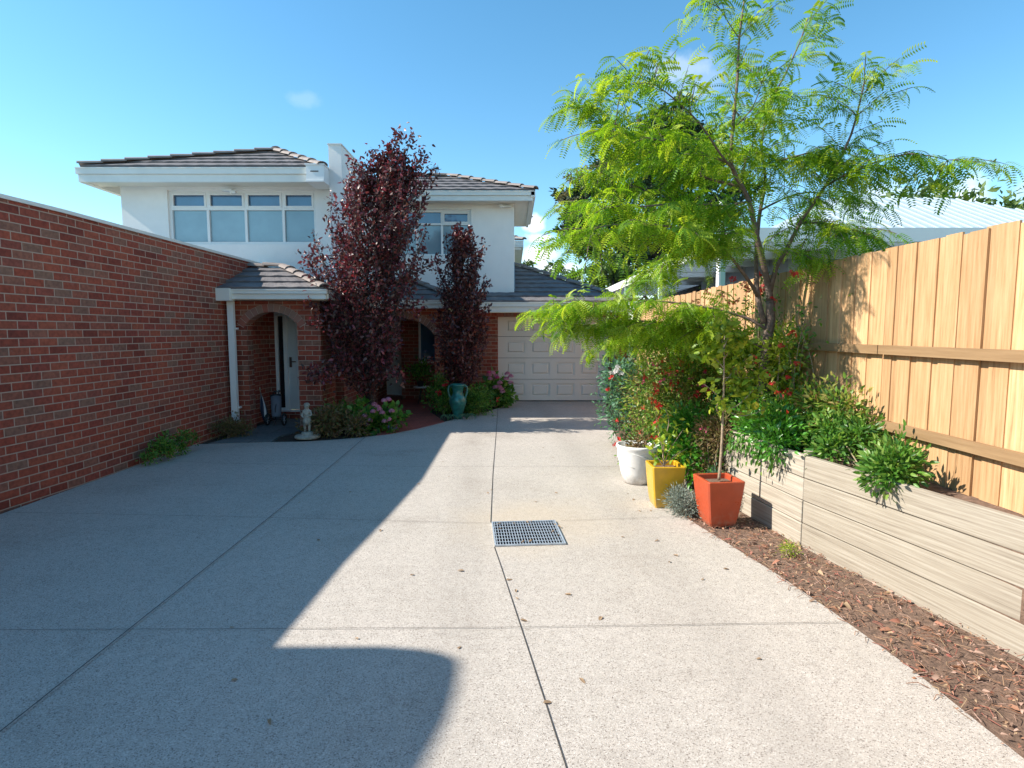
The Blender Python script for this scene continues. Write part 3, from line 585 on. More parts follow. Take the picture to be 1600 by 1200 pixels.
# ground floor brick
mb=MB(); wall_open(mb,-1.5,2.78,-.05,2.15,13.82,14.05,[(-.34,2.33,-.2,2.05)]); mb.box(2.55,2.78,14.05,22,-.05,2.15); mb.box(-1.5,-1.27,13.2,13.82,-.05,2.15); mb.build('brick_wall','brick',B)
mb,(cx,cz,Rr)=arch_wall(-3.34,-1.5,-.05,2.2,12.95,13.18,-2.41,.68,1.98,.36)
pw=mb.build('porch_wall','brick',B); band(cx,cz,Rr,Rr+.164,math.asin(.68/Rr)+.1,12.943,13.185).build('arch_mortar','mortar',pw); voussoirs(cx,cz,Rr,Rr+.16,math.asin(.68/Rr)+.1,12.935,13.19).build('brick_arch','brick_arch',pw)
mb=MB(); wall_open(mb,-2.72,-1.27,-.05,2.2,14.6,14.75,[(-2.36,-1.64,.9,1.98)]); mb.box(-2.80,-2.72,14.6,15.4,-.05,2.2); wall_open(mb,-3.36,-2.8,-.05,2.2,15.3,15.45,[(-3.33,-2.83,.02,2.04)]); mb.build('entry_wall','brick',B)
MB().box(-2.4,-1.6,14.8,14.85,.8,2.05).build('blind','dark',B)
windowf(B,'window',-2.36,-1.64,.9,1.98,14.62,[-1.88],0,fw=.05); 
mb=MB(); mb.box(-3.33,-2.83,15.28,15.32,.03,2.04); dd=mb.build('front_door','door_white',B); MB().box(-2.92,-2.88,15.25,15.279,1.0,1.15).build('handle','chrome',dd)
MB().box(-3.34,-1.5,13.18,15.3,2.201,2.22).build('porch_ceiling','soffit',B)
# low roof: main strip, porch hip, garage hip
mb=MB()
hz=2.375; sl=.415
gc=Vector((2.76,13.3,hz)); gt=Vector((.05,16.05,hz+2.75*sl))
tiled(mb,[Vector((-1.2,13.3,hz)),gc,Vector((gc.x-.6,13.9,hz+.6*sl)),Vector((-1.2,13.9,hz+.6*sl))],(1,0,0),(0,1,sl))
tiled(mb,[Vector((.05,13.9,hz+.6*sl)),Vector((gc.x-.6,13.9,hz+.6*sl)),gt+Vector((-.0,0,0))],(1,0,0),(0,1,sl))
tiled(mb,[gc,gc+Vector((0,8,0)),gt+Vector((0,3,0)),gt],(0,1,0),(-1,0,sl))
pc=Vector((-1.13,12.5,hz-.01)); pt=Vector((-2.53,13.9,hz+1.4*sl))
tiled(mb,[Vector((-3.2,12.5,hz-.01)),pc,pt,Vector((-3.2,13.9,hz+1.4*sl))],(1,0,0),(0,1,sl))
tiled(mb,[pc,pc+Vector((0,1.4,0)),pt],(0,1,0),(-1,0,sl))
lr=mb.build('low_roof','tile',B)
mb=MB(); caps(mb,gc+Vector((0,0,.04)),gt+Vector((0,0,.04))); mb.build('ridge_tile','cap',lr); mb=MB(); caps(mb,pc+Vector((0,0,.04)),pt+Vector((0,0,.04))); mb.build('ridge_tile','cap',lr)
MB().prism([(13.92,2.62),(16.05,3.50),(16.05,3.60),(13.92,2.72)],.051,.075,'yz').build('wall_flashing','nb_dark',B)
mb=MB(); fascia(mb,-3.2,-1.09,12.46,2.20,2.37); mb.box(-1.19,-1.09,12.56,13.26,2.25,2.37); mb.build('porch_gutter','trim',B)
mb=MB(); fascia(mb,-1.16,2.80,13.26,2.145,2.365); mb.box(2.70,2.80,13.36,22,2.2,2.365); mb.build('low_gutter','trim',B)
MB().box(-1.2,2.7,13.36,13.819,2.151,2.165).build('low_soffit','soffit',B); MB().box(-3.2,-1.2,12.56,12.949,2.201,2.215).build('porch_soffit','soffit',B)
# soldier course above the garage door
mb=MB(); n=34
for i in range(n): mb.box(-.36+i*.0805,-.36+i*.0805+.070,13.808,13.9,2.05,2.148) 
mb.build('brick_lintel','brick_arch',B)
# garage door: four sections of four embossed panels
G=None
mb=MB(); mb.box(-.36,2.35,14.075,14.09,-.05,2.1); G=mb.build('garage_door_backing','dark',B)
gd=MB()
for r in range(4):
    z0=.025+r*.520; z1=z0+.510; ops=[(-.34+.205+c*.6,-.34+.205+c*.6+.455,z0+.10,z0+.415) for c in range(4)]
    wall_open(gd,-.34,2.33,z0,z1,14.03,14.055,ops)
    gd.box(-.34,2.33,14.056,14.07,z0,z1)
    for (a,b,c0,c1) in ops:
        o_=.034; i_=.062
        vs=[(a+o_,14.055,c0+o_),(b-o_,14.055,c0+o_),(b-o_,14.055,c1-o_),(a+o_,14.055,c1-o_),(a+i_,14.032,c0+i_),(b-i_,14.032,c0+i_),(b-i_,14.032,c1-i_),(a+i_,14.032,c1-i_)]
        gd.add(vs,[(0,1,5,4),(1,2,6,5),(2,3,7,6),(3,0,4,7),(4,5,6,7)])
gdo=gd.build('garage_door','garage',B); MB().box(-.34,2.33,14.012,14.028,.004,.024).build('rubber_seal','black',gdo)
MB().box(-.36,-.341,14.0,14.06,0,2.05).build('garage_door_jamb','trim',B); MB().box(2.331,2.35,14.0,14.06,0,2.05).build('garage_door_jamb','trim',B)
mb=MB(); mb.tube([(2.42,13.76,.05),(2.42,13.76,1.95),(2.42,13.62,2.1),(2.42,13.42,2.17)],.04,10); mb.build('downpipe','nb_dark',B,True)
mb=MB(); mb.tube([(2.66,13.24,2.30),(2.66,13.1,2.36)],.02,8); mb.add(*( [(2.60,13.16,2.33),(2.68,13.16,2.33),(2.76,13.02,2.18),(2.68,13.02,2.18),(2.60,13.2,2.36),(2.68,13.2,2.36),(2.76,13.06,2.21),(2.68,13.06,2.21)],[(0,1,2,3),(4,7,6,5),(0,4,5,1),(1,5,6,2),(2,6,7,3),(3,7,4,0)])); mb.build('flood_light','white',B)

# ================================================================== DRAIN GRATE
gr=thing('drain_grate','square galvanised steel drain grate set in the driveway','drain grate',(.125,4.745,0),rz=R(4.6))
w=.285; mb=MB()
for a in ((-w,w,-w,-w+.012),(-w,w,w-.012,w),(-w,-w+.012,-w+.012,w-.012),(w-.012,w,-w+.012,w-.012)): mb.box(*a,.0,.016)
mb.build('frame','steel',gr,local=True)
MB().box(-w,w,-w,w,-.001,.0035).build('painted_pit_shade','pit',gr,local=True)  # near-black sheet on the slab, painted as the shade inside the pit
mb=MB()
for i in range(1,25):
    x=-w+2*w*i/25; mb.box(x-.0032,x+.0032,-w+.012,w-.012,.012,.015)
mb.build('bearing_bars','steel',gr,local=True)
mb=MB()
for j in range(1,8):
    y=-w+2*w*j/8; mb.box(-w+.012,w-.012,y-.004,y+.004,.0125,.0160)
mb.build('cross_bars','steel',gr,local=True)

# ================================================================== FENCE and RETAINING WALL
fe=thing('paling_fence','tall cedar paling fence along the right side of the garden bed','fence',(2.9,6,0))
FX=2.9
for pi in range(9):
    y0=-3+pi*1.88; mb=MB(); y=y0
    while y<y0+1.86:
        w_=.145; top=2.33+random.uniform(-.012,.012); xo=random.uniform(0,.006)+(.012 if int((y-y0)/.105)%2 else 0)
        mb.box(FX+xo,FX+.014+xo,y,y+w_*.98,.1,top); y+=.105+random.uniform(-.003,.003)
    mb.build('paling_panel','fence',fe)
    mb=MB()
    for z in (.98,1.56): mb.box(FX-.045,FX-.001,y0,y0+1.87,z-.035,z+.035)
    mb.build('rail','rail',fe)
    MB().box(FX+.03,FX+.12,y0-.05,y0+.05,.0,2.2).build('post','rail',fe)
rw=thing('retaining_wall','low weathered timber sleeper retaining wall behind the orange pot','retaining wall',(2.2,5,0))
wp=[Vector((3.0,1.4,0)),Vector((2.31,4.49,0)),Vector((2.2,4.95,0)),Vector((2.16,5.6,0)),Vector((2.20,6.6,0)),Vector((2.3,8.0,0))]
segs=[(wp[0],wp[1]),(wp[1],wp[3]),(wp[3],wp[5])]
for r in range(4):
    mb=MB(); zz=.0+r*.182; 
    for si,(a,b) in enumerate(segs):
        d=(b-a).normalized(); n=Vector((d.y,-d.x,0)); n=n if n.x>0 else -n
        a2=a+d*(.0 if (r+si)%2 else .004); off=random.uniform(-.004,.004)
        vs=[a2+n*off,b-d*.004+n*off,b-d*.004+n*(.05+off),a2+n*(.05+off)]
        mb.add([v+Vector((0,0,zz-.03 if r==0 else zz)) for v in vs]+[v+Vector((0,0,zz+.176)) for v in vs],[(3,2,1,0),(4,5,6,7),(0,1,5,4),(1,2,6,5),(2,3,7,6),(3,0,4,7)])
    mb.build('sleeper','sleeper',rw,bevel=.006)
mb=MB()
for (x,y) in ((2.37,4.55),(2.22,5.62),(2.25,7.9)): mb.box(x,x+.07,y,y+.07,0,.74)
mb.build('wall_post','sleeper',rw)
rb=MB().prism([(2.93,1.5),(2.37,4.5),(2.26,4.95),(2.22,5.6),(2.27,6.6),(2.37,8),(2.3,9.5),(2.93,9.5)],-.1,.66); struct('raised_bed_soil',rb,'soil')

# ================================================================== NEIGHBOUR beyond the fence
pg=thing('white_pergola','flat white framed patio roof beyond the fence','pergola',(3.3,12,0))
mb=MB(); mb.box(3.28,3.34,8.6,21,3.0,3.2); mb.box(3.28,8,8.54,8.60,3.0,3.2); mb.build('edge_beam','nb_white',pg)
mb=MB()
for i in range(21): mb.box(3.34,8,9.1+i*.575,9.15+i*.575,3.02 if i%2 else 2.97,3.1)
mb.build('rafters','nb_white',pg)
MB().box(3.33,8,8.62,21,3.104,3.12).build('roof_sheet','nb_sheet',pg)
mb=MB()
for (i,a,b) in ((0,4.0,5.4),(1,3.9,4.6),(1,5.0,5.6),(2,4.2,4.75),(3,4.3,5.0),(4,3.8,4.3),(5,4.3,5.2),(0,6.2,7.4)):
    y0=9.17+i*1.15; mb.add([(a,y0,3.1),(b,y0,3.1),(b+.5,y0+1.07,3.1),(a+.5,y0+1.07,3.1)],[(0,1,2,3)])
mb.build('painted_shadows','nb_dark',pg)  # slanted dark quads paint cast shadows onto the roof sheet
for y in (9.27,13.1,17.0):
    p=MB().box(3.30,3.38,y,y+.09,0,3.0).build('post','nb_mint',pg); 
MB().box(3.27,3.30,9.25,9.37,0,3.75).build('tall_post','nb_white',pg)
nb=thing('neighbour_house','low pale grey house with a ribbed blue-grey metal roof behind the pergola','house',(6,13,0))
MB().box(5.0,11.5,10.6,15.4,0,3.30).build('wall','nb_grey',nb)
A1,A2,A3,A4,R1,R2=[Vector(q) for q in ((4.7,10.2,3.30),(11.8,10.2,3.30),(11.8,15.8,3.30),(4.7,15.8,3.30),(7.0,13.0,4.62),(9.6,13.0,4.62))]
mb=MB(); mb.add([A1,A2,A3,A4,R1,R2],[(0,1,5,4),(1,2,5),(2,3,4,5),(3,0,4)]); rf=mb.build('roof','nb_roof',nb)
mb=MB()
for i in range(34):
    x=4.85+i*.21; t=min(1,(x-4.7)/2.3,(11.8-x)/2.2); mb.tube([(x,10.2,3.31),(x,10.2+2.8*t,3.31+1.32*t)],.018,4)
for i in range(26):
    y=10.35+i*.21; t=min(1,(y-10.2)/2.8,(15.8-y)/2.8); mb.tube([(4.7,y,3.31),(4.7+2.3*t,y,3.31+1.32*t)],.018,4)
mb.build("rib_pattern","nb_roof",rf)
mb=MB(); mb.box(4.60,11.9,10.10,10.199,3.18,3.32); mb.box(4.60,4.699,10.2,15.8,3.18,3.32); mb.build('gutter','nb_white',nb)
br=thing('brick_shed','red brown brick shed seen over the far end of the fence','shed',(4,17,0))
MB().box(4.0,6.5,16,19,0,2.55).build('wall','brick',br); MB().prism([(3.8,2.56),(6.7,2.56),(5.25,3.0)],15.8,19.2,'xz').build('roof','tile',br)

# ================================================================== TREES
def limb(mb,pts,r0,r1,step=.12,n=7):
    p=resample(pts,step); m=len(p); mb.tube(p,[r0+(r1-r0)*(i/(m-1))**.8 for i in range(m)],n); return p
def honey_locust():
    base=at(1190,694,5.8); base.z=.64
    T=thing('honey_locust_tree','large bright green feathery-leaved tree growing in the raised bed beside the fence','tree',base)
    mb=MB(); lim=[]
    trunk=[base,at(1193,600,5.8),at(1196,552,5.8),at(1204,500,5.8),at(1203,470,5.8)]
    limb(mb,trunk,.062,.042)
    def LL(pts,r0,r1=.006,leaf=(.35,1.0),den=1.0): 
        P=[at(*q) for q in pts]; p=limb(mb,P,r0,r1); lim.append((p,leaf,den))
    LL([(1203,470,5.8),(1200,447,5.8),(1191,404,5.75),(1181,365,5.7),(1172,320,5.65),(1159,291,5.6),(1142,256,5.5),(1146,190,5.5),(1152,130,5.5),(1155,60,5.5),(1163,0,5.5),(1170,-70,5.5)],.036,.005,(.42,1),.62)
    LL([(1194,505,5.8),(1184,464,5.85),(1182,437,5.9),(1182,398,5.95),(1186,340,6.0),(1196,280,6.05),(1190,225,6.1),(1205,160,6.15),(1225,120,6.2),(1248,70,6.2),(1262,30,6.2)],.030,.006,(.5,1),.6)
    LL([(1203,455,5.8),(1213,417,5.75),(1227,394,5.7),(1252,345,5.6),(1290,290,5.5),(1330,210,5.4),(1350,130,5.3)],.028,.006,(.3,1),1)
    LL([(1184,464,5.85),(1174,445,5.75),(1154,417,5.6),(1133,392,5.5),(1110,372,5.4),(1070,358,5.2),(1010,350,5.0),(950,352,4.9),(925,360,4.9)],.020,.004,(.3,1),1.2)
    LL([(1198,515,5.8),(1170,498,5.85),(1130,486,5.9),(1090,478,5.95),(1020,470,6.0),(950,470,6.0),(890,478,6.0)],.018,.004,(.25,1),1.5)
    LL([(1196,545,5.8),(1150,525,5.95),(1100,512,6.1),(1040,505,6.2),(970,500,6.3),(905,510,6.3),(865,492,6.3)],.015,.004,(.1,1),1.7)
    LL([(1196,550,5.8),(1160,540,6.2),(1100,528,6.5),(1030,522,6.8),(970,528,6.9)],.013,.004,(.1,1),1.7)
    LL([(1170,315,5.6),(1130,322,5.4),(1080,318,5.3),(1030,320,5.2),(975,325,5.2),(940,322,5.2)],.016,.004,(.2,1),1.4)
    LL([(1160,292,5.6),(1110,280,5.8),(1060,262,6.0),(1010,235,6.1),(965,195,6.2),(930,168,6.2)],.015,.004,(.2,1),1.2)
    LL([(1150,270,5.55),(1125,240,5.3),(1095,195,5.2),(1060,160,5.1),(1020,130,5.0),(985,118,5.0)],.013,.003,(.3,1),.65)
    LL([(1180,362,5.7),(1130,350,5.9),(1080,330,6.1),(1030,300,6.3),(985,290,6.4),(940,270,6.5)],.015,.004,(.15,1),1.4)
    LL([(1142,256,5.5),(1100,240,5.3),(1060,225,5.2),(1010,215,5.1),(960,205,5.1)],.012,.004,(.15,1),1.2)
    LL([(1146,200,5.5),(1175,170,5.4),(1190,130,5.3)],.008,.003,(.2,1),.8)
    LL([(1190,240,6.1),(1220,250,5.9),(1260,240,5.7),(1310,250,5.6)],.012,.004,(.15,1),1.2)
    LL([(1186,330,6.0),(1225,310,6.1),(1265,300,6.2),(1330,310,6.2)],.012,.004,(.15,1),1.1)
    LL([(1250,348,5.6),(1300,350,5.4),(1360,370,5.2),(1420,400,5.1)],.014,.004,(.1,1),1.2)
    LL([(1227,394,5.7),(1260,400,5.5),(1310,430,5.4),(1370,470,5.3)],.012,.004,(.2,1),.9)
    LL([(1290,290,5.5),(1350,260,5.3),(1420,240,5.2),(1480,250,5.1)],.012,.004,(.1,1),1.2)
    LL([(1155,300,5.6),(1165,250,5.8),(1180,215,5.9),(1175,190,6.0)],.010,.004,(.2,1),1.0)
    LL([(1184,400,5.9),(1150,380,6.2),(1110,370,6.5),(1060,395,6.6),(1015,420,6.6)],.010,.004,(.3,1),1.1)
    LL([(1155,60,5.5),(1135,30,5.5),(1130,10,5.4)],.005,.003,(.2,1),.9)
    P=[];D=[];S=[];N=[]
    lc=at(1080,300,5.6)
    for p,(l0,l1),den in lim:
        m=len(p); p=[np.array(q) for q in p]
        for i in range(int(m*l0),m):
            if i>=m-1 : q=p[-1]; t=p[-1]-p[-2]
            else: q=p[i]; t=p[i+1]-p[i]
            t=t/np.linalg.norm(t)
            for _ in range(rng.poisson(3.0*den)+ (2 if i==m-1 else 0)):
                az=rng.uniform(0,2*math.pi); d=np.array((math.cos(az),math.sin(az),rng.normal(.05,.25)))+t*.9; d/=np.linalg.norm(d)
                Lt=rng.uniform(.18,.52); k=int(Lt/.040); r=q.copy(); pts=[r.copy()]
                for j in range(k):
                    d=d+np.array((0,0,-.045)); d/=np.linalg.norm(d); r=r+d*.040; pts.append(r.copy())
                    side=np.cross(d,(0,0,1.0)); side/=max(np.linalg.norm(side),1e-6); s=1 if j%2 else -1
                    P.append(r.copy()); D.append(d*.35+side*s*rng.uniform(.6,1.0)+np.array((0,0,rng.normal(-.35,.35)))); S.append(rng.uniform(.10,.215)); N.append(np.array((0,0,1.0))+rng.normal(size=3)*.55)
                P.append(r.copy()); D.append(d.copy()); S.append(.18); N.append(np.array((0,0,1.0))+rng.normal(size=3)*.3)
                if rng.random()<.6: mb.tube(pts[::3]+[pts[-1]],[.0035]*(len(pts[::3]))+[.0015],4,False)
    mb.build('trunk','bark',T,True)
    leaves('crown',FROND,P,D,S,'gled',T,N=np.array(N))
    print('fronds',len(P))
honey_locust()
def plum(name,label,base,outline,nb,lpb,mat,extra=(),tr=.05,lsz=(.055,.09)):
    """upright tree; outline = list of (z, cx, radius)"""
    T=thing(name,label,'tree',base); mb=MB(); base=Vector(base)
    zs=[o[0] for o in outline]; cxs=[o[1] for o in outline]; rs=[o[2] for o in outline]
    zmin,zmax=zs[0],zs[-1]
    trunk=limb(mb,[base,base+Vector((.03,0,.5)),Vector((np.interp(1.2,zs,cxs),base.y,1.2)),Vector((np.interp(zmax*.6,zs,cxs),base.y+.05,zmax*.6)),Vector((cxs[-1],base.y,zmax))],tr,.006)
    P=[];D=[]
    for b in range(nb):
        spiky=rng.random()<.22
        zt=zmin+(zmax-zmin)*(rng.random()**.85); az=rng.uniform(0,2*math.pi); rr=np.interp(zt,zs,rs)*math.sqrt(rng.uniform(.05,1)); 
        tip=np.array((np.interp(zt,zs,cxs)+rr*math.cos(az),base.y+rr*math.sin(az)*.9,zt))
        zb=max(.45,zt-rng.uniform(.5,1.1)*(.4+rr)); st=np.array((np.interp(zb,zs,cxs),base.y,zb)); mid=st*.45+tip*.55+np.array((math.cos(az),math.sin(az),0))*.12*rr-np.array((0,0,.08))
        tip2=tip+np.array((math.cos(az)*.06+(.10 if spiky else 0),math.sin(az)*.06,.48 if spiky else .2))
        p=resample([st,mid,tip,tip2],.07); mb.tube(p,np.linspace(.010,.003,len(p)),4,False)
        m=len(p)
        for j in range(lpb):
            i=int(m*(.35+.65*rng.random()))-1; i=max(0,min(m-2,i)); q=p[i]+rng.normal(size=3)*.042; P.append(q); D.append((p[i+1]-p[i])/.07*.5+rng.normal(size=3)*.8)
    for pts,n,sp in extra:
        p=resample([at(*q) for q in pts],.05); mb.tube(p,np.linspace(.012,.003,len(p)),5,False)
        for j in range(n):
            i=int(len(p)*(.2+.8*rng.random()))-1; i=max(0,min(len(p)-2,i)); P.append(p[i]+rng.normal(size=3)*sp); D.append((p[i+1]-p[i])*6+rng.normal(size=3)*.8)
    mb.build('trunk','barkdark',T,True)
    leaves('crown',T_leaf(.5,.08,.10),P,D,rng.uniform(lsz[0]*.8,lsz[1]*1.08,size=len(P)),mat,T)
    print(name,len(P))
plum('purple_plum_tree','tall purple-leaved plum tree between the arched porch and the urn',(-2.55,10.2,-.02),
  [(.95,-2.55,.35),(1.3,-2.6,.62),(1.8,-2.6,.78),(2.3,-2.6,.85),(2.9,-2.5,.93),(3.5,-2.42,.98),(3.85,-2.3,.92),(4.1,-2.2,.66),(4.35,-2.05,.34),(4.6,-1.95,.10)],250,74,'plum',
  extra=[([(560,330,10.2),(590,270,10.1),(612,235,10.1),(628,205,10.1)],420,.06),([(620,320,10.2),(645,270,10.1),(662,235,10.1)],300,.07),([(560,330,10.2),(575,270,10.0),(585,235,10.0)],260,.06),([(540,340,10.2),(548,290,10.0),(556,252,10.0)],220,.06),([(640,330,10.2),(660,290,10.1),(678,262,10.1)],220,.07),
   ([(560,470,10.2),(520,455,9.9),(492,430,9.7),(482,395,9.6)],330,.08),([(560,500,10.2),(510,480,9.7),(480,470,9.5)],130,.07),([(560,540,10.1),(520,505,9.7),(490,500,9.5)],200,.09),
   ([(600,450,10.2),(650,425,10.2),(690,405,10.2)],160,.05),([(560,560,10.1),(520,575,9.6),(485,590,9.4)],420,.10),([(570,560,10.1),(600,575,9.9),(630,592,9.8)],160,.08),([(640,480,10.2),(660,475,10.2)],80,.09)],tr=.06)
plum('small_purple_plum_tree','smaller slender purple-leaved plum tree behind the turquoise urn beside the garage',(-1.02,11.75,-.02),
  [(.7,-1.02,.20),(1.0,-1.05,.42),(1.6,-1.08,.55),(2.2,-1.03,.52),(2.8,-1.0,.45),(3.3,-.97,.33),(3.65,-.95,.10)],135,66,'plumdark',
  extra=[([(735,450,11.6),(748,410,11.5),(756,388,11.5)],70,.04),([(700,440,11.6),(700,400,11.5),(697,370,11.5)],90,.04),([(720,400,11.7),(724,380,11.6),(725,362,11.6)],60,.04),([(740,480,11.6),(755,460,11.6),(762,440,11.6)],60,.04),([(700,560,11.6),(672,565,11.5)],90,.08)],tr=.035)
def clumpy(name,label,base,blobs,mat,group=None,leafn=900,lsz=(.25,.4),tr=.25,flat=.6,T=DIAM):
    """background tree: limbs reach each clump; clumps (x,y,z,r)"""
    o=thing(name,label,'tree',base,group); mb=MB(); base=Vector(base); top=max(b[2] for b in blobs); cx=sum(b[0] for b in blobs)/len(blobs); cy=sum(b[1] for b in blobs)/len(blobs)
    limb(mb,[base,Vector((cx*.5+base.x*.5,cy,top*.5)),Vector((cx,cy,top*.95))],tr,tr*.2,.8)
    P=[];D=[]
    for (x,y,z,r) in blobs:
        t0=min(.9,max(.15,(z-r)/top-.15)); st=base.lerp(Vector((cx,cy,top*.95)),t0)
        mb.tube([st,st.lerp(Vector((x,y,z)),.5)+Vector((0,0,-.1*r)),Vector((x,y,z))],[tr*.3,tr*.18,.02],5,False)
        n=int(leafn*r*r); k=max(5,int(9*r)); c=rng.normal(size=(k,3)); c/=np.linalg.norm(c,axis=1,keepdims=True); c*=(rng.random((k,1))**.4)*r; c[:,2]*=flat
        idx=rng.integers(0,k,n); q=c[idx]+rng.normal(size=(n,3))*r*.20*np.array((1,1,.7)); P.append(q+np.array((x,y,z))); D.append(q/r+rng.normal(size=(n,3))*.7)
    P=np.concatenate(P);D=np.concatenate(D)
    mb.build('trunk','barkdark',o,True); leaves('crown',T,P,D,rng.uniform(*lsz,size=len(P)),mat,o)
def blobs_px(lst,D0,dv=1.5):
    out=[]
    for (px,py,r) in lst:
        D=D0+random.uniform(-dv,dv); p=at(px,py,D); out.append((p.x,p.y,p.z,r*D/F))
    return out
clumpy('dark_pine_tree','tall dark pine tree far behind the garage roof and the green tree','x' and (8.5,30,0),
  blobs_px([(1050,195,34),(1020,215,40),(1090,230,44),(1000,250,44),(1060,265,50),(1120,270,40),(965,285,42),(1020,310,55),(1090,320,50),(935,325,38),(905,310,28),(975,350,50),(920,365,34),(1050,370,50),(905,385,16),(960,400,40),(1010,400,40),(1120,340,40),(1150,300,36),(900,340,22),(885,360,14),(1110,210,26),(912,345,30),(928,385,26),(900,310,20),(905,360,24),(940,300,30),(1060,175,26),(1030,185,24),(893,330,16)],30),'pine',leafn=420,lsz=(.22,.42),tr=.4)
clumpy('gum_tree','sparse gum tree with tan tufted clumps left of the dark pine','x' and (4.6,27,0),
  blobs_px([(902,275,17),(940,262,14),(884,312,13),(918,268,8)],27,.6),'tan',leafn=900,lsz=(.12,.24),tr=.10)
clumpy('rounded_green_tree','rounded olive green tree low behind the garage hip roof','x' and (4.3,24,0),
  blobs_px([(915,432,26),(945,415,28),(975,425,30),(1005,435,28),(930,450,26),(960,450,30),(895,440,14),(1035,440,26)],24,1),'fargreen',leafn=1100,lsz=(.14,.24),tr=.2)
clumpy('small_far_tree','small distant tree with open crown above the garage roof, left of the rounded green tree','x' and (2.4,34,0),
  blobs_px([(868,412,9),(862,422,9),(874,424,10),(869,434,12)],34,.5),'fargreen',leafn=1100,lsz=(.14,.24),tr=.1)
clumpy('far_treetop_tree','distant green treetop just right of the white house wall','x' and (.7,40,0),
  blobs_px([(824,412,9),(818,420,12),(832,422,10)],40,.5),'fargreen',leafn=800,lsz=(.2,.3),tr=.1)
clumpy('broad_tree','broad green tree beyond the neighbour house at the far right','x' and (17,26,0),
  blobs_px([(1330,380,60),(1400,350,80),(1480,340,90),(1560,370,90),(1440,420,90),(1540,440,80),(1620,400,90),(1360,440,60)],26,1.5),'fargreen',leafn=160,lsz=(.3,.5),tr=.3)

# ================================================================== SHRUBS AND FLOWERS
DENS=1.6
def shrub(name,label,cat,c,rx,ry,h,n,mat,T=LEAF,lsz=(.04,.07),k=None,spread=.16,stem='barklight',z0=None,up=.3,group=None,nst=12):
    c=Vector(c); o=thing(name,label,cat,c,group); mb=MB(); n=int(n*DENS); z0=h*.12 if z0 is None else z0; k=k or max(10,int(26*(rx+ry)*h))
    pts=[]
    while len(pts)<k:
        a=rng.uniform(-1,1,3); 
        if (a**2).sum()<1: pts.append((c.x+a[0]*rx,c.y+a[1]*ry,c.z+z0+(h-z0)*(a[2]*.5+.5)))
    pts=np.array(pts)
    for q in pts[:nst*2]:
        b=c+Vector((random.uniform(-.1,.1)*rx,random.uniform(-.1,.1)*ry,0)); q=Vector(q); m_=b.lerp(q,.5)+Vector((0,0,.1*h)); mb.tube([b,m_,q],[.007,.005,.002],4,False)
    idx=rng.integers(0,k,n); off=rng.normal(size=(n,3)); s=min(rx,ry,h)*spread*2
    P=pts[idx]+off*s; P[:,2]=np.maximum(P[:,2],c.z+.01)
    D=off+rdir(n)*.8; D[:,2]+=up
    mb.build('stems',stem,o); leaves('foliage',T,P,D,rng.uniform(*lsz,size=n),mat,o)
    return o,pts
def blossom(o,pos,r,mat,name='flower',n=7,T=T_flower(5)):
    """a loose bloom: several small petals rings round a centre"""
    P=np.array(pos)[None,:]+rng.normal(size=(n,3))*r*.45; D=rdir(n); S=np.full(n,r*.6)
    leaves(name,T,P,D,S,mat,o)
def hydrangea_head(o,pos,r,mat='pink'):
    n=60; d=rng.normal(size=(n,3)); d/=np.linalg.norm(d,axis=1,keepdims=True); d[:,2]=np.abs(d[:,2])*1.0-.25
    P=np.array(pos)+d*r; nrm=d
    t=np.cross(nrm,rng.normal(size=(n,3))); leaves('flower_head',T_flower(4),P,t,np.full(n,r*.36),mat,o,N=nrm)
# right bed, back to front
o,p=shrub('rose_bush','blue-green rose bush with red and white blooms at the garage end of the bed','rose bush',(1.68,8.6,0),.36,.4,1.2,1900,'bluegreen',lsz=(.055,.085))
for (px,py) in ((955,590),(992,625),(948,609),(963,655),(1000,610),(962,693),(968,686)): q=at(px,py,8.3); blossom(o,q,.04,'red')
for (px,py) in ((962,582),(966,576),(972,583),(958,584)): q=at(px,py,8.2); blossom(o,q,.045,'whitepetal',n=9)
shrub('dry_brown_shrub','dry twiggy brown shrub between the rose bush and the red-flowered sage','shrub',(1.92,8.1,0),.27,.3,1.32,1900,'olive',T=T_diam(.35),lsz=(.035,.06),nst=20)
o,p=shrub('red_sage_shrub','big bushy sage covered in small red flowers behind the white pot','shrub',(2.1,7.3,0),.45,.6,1.6,5000,'mixgreen',lsz=(.04,.07),stem='barklight')
for (px,py) in ((1024,600),(1024,613),(1032,581),(1045,583),(1062,567),(1068,579),(1076,568),(1060,598),(1060,610),(1026,608),(1019,624),(1029,637),(1025,663),(1022,683),(1010,688),(1078,567),(1035,560),(1008,590),(1045,560),(1052,584)): q=at(px,py,6.9+random.uniform(-.12,.12)); blossom(o,q,.04,'red',n=6)
for _ in range(34): blossom(o,at(random.uniform(1000,1105),random.uniform(560,690),6.72+random.uniform(-.1,.2)),random.uniform(.022,.04),random.choice(('red','red','hotpink')),n=6)
for (px,py) in ((1088,618),(1092,616),(1105,615),(1110,613)): q=at(px,py,6.6); blossom(o,q,.04,'red',n=5)
o,p=shrub('tall_leafy_shrub','tall light green leafy shrub against the fence with scattered red flowers','shrub',(2.5,7.7,.6),.34,1.0,1.2,3400,'mixgreen',lsz=(.045,.07))
for (px,py) in ((1090,520),(1120,530),(1010,520),(1050,545),(1030,505),(1100,560),(1130,570)): blossom(o,at(px,py,7.2),.045,'red',n=6)
o,p=shrub('glossy_green_shrub','glossy bright green shrub directly behind the yellow pot','shrub',(1.88,6.15,0),.27,.30,.80,1500,'bright',lsz=(.05,.085))
o,p=shrub('grey_leaved_groundcover','low dark green and grey groundcover behind the pots','shrub',(1.75,6.75,0),.30,.5,.5,1100,'green',lsz=(.03,.05))
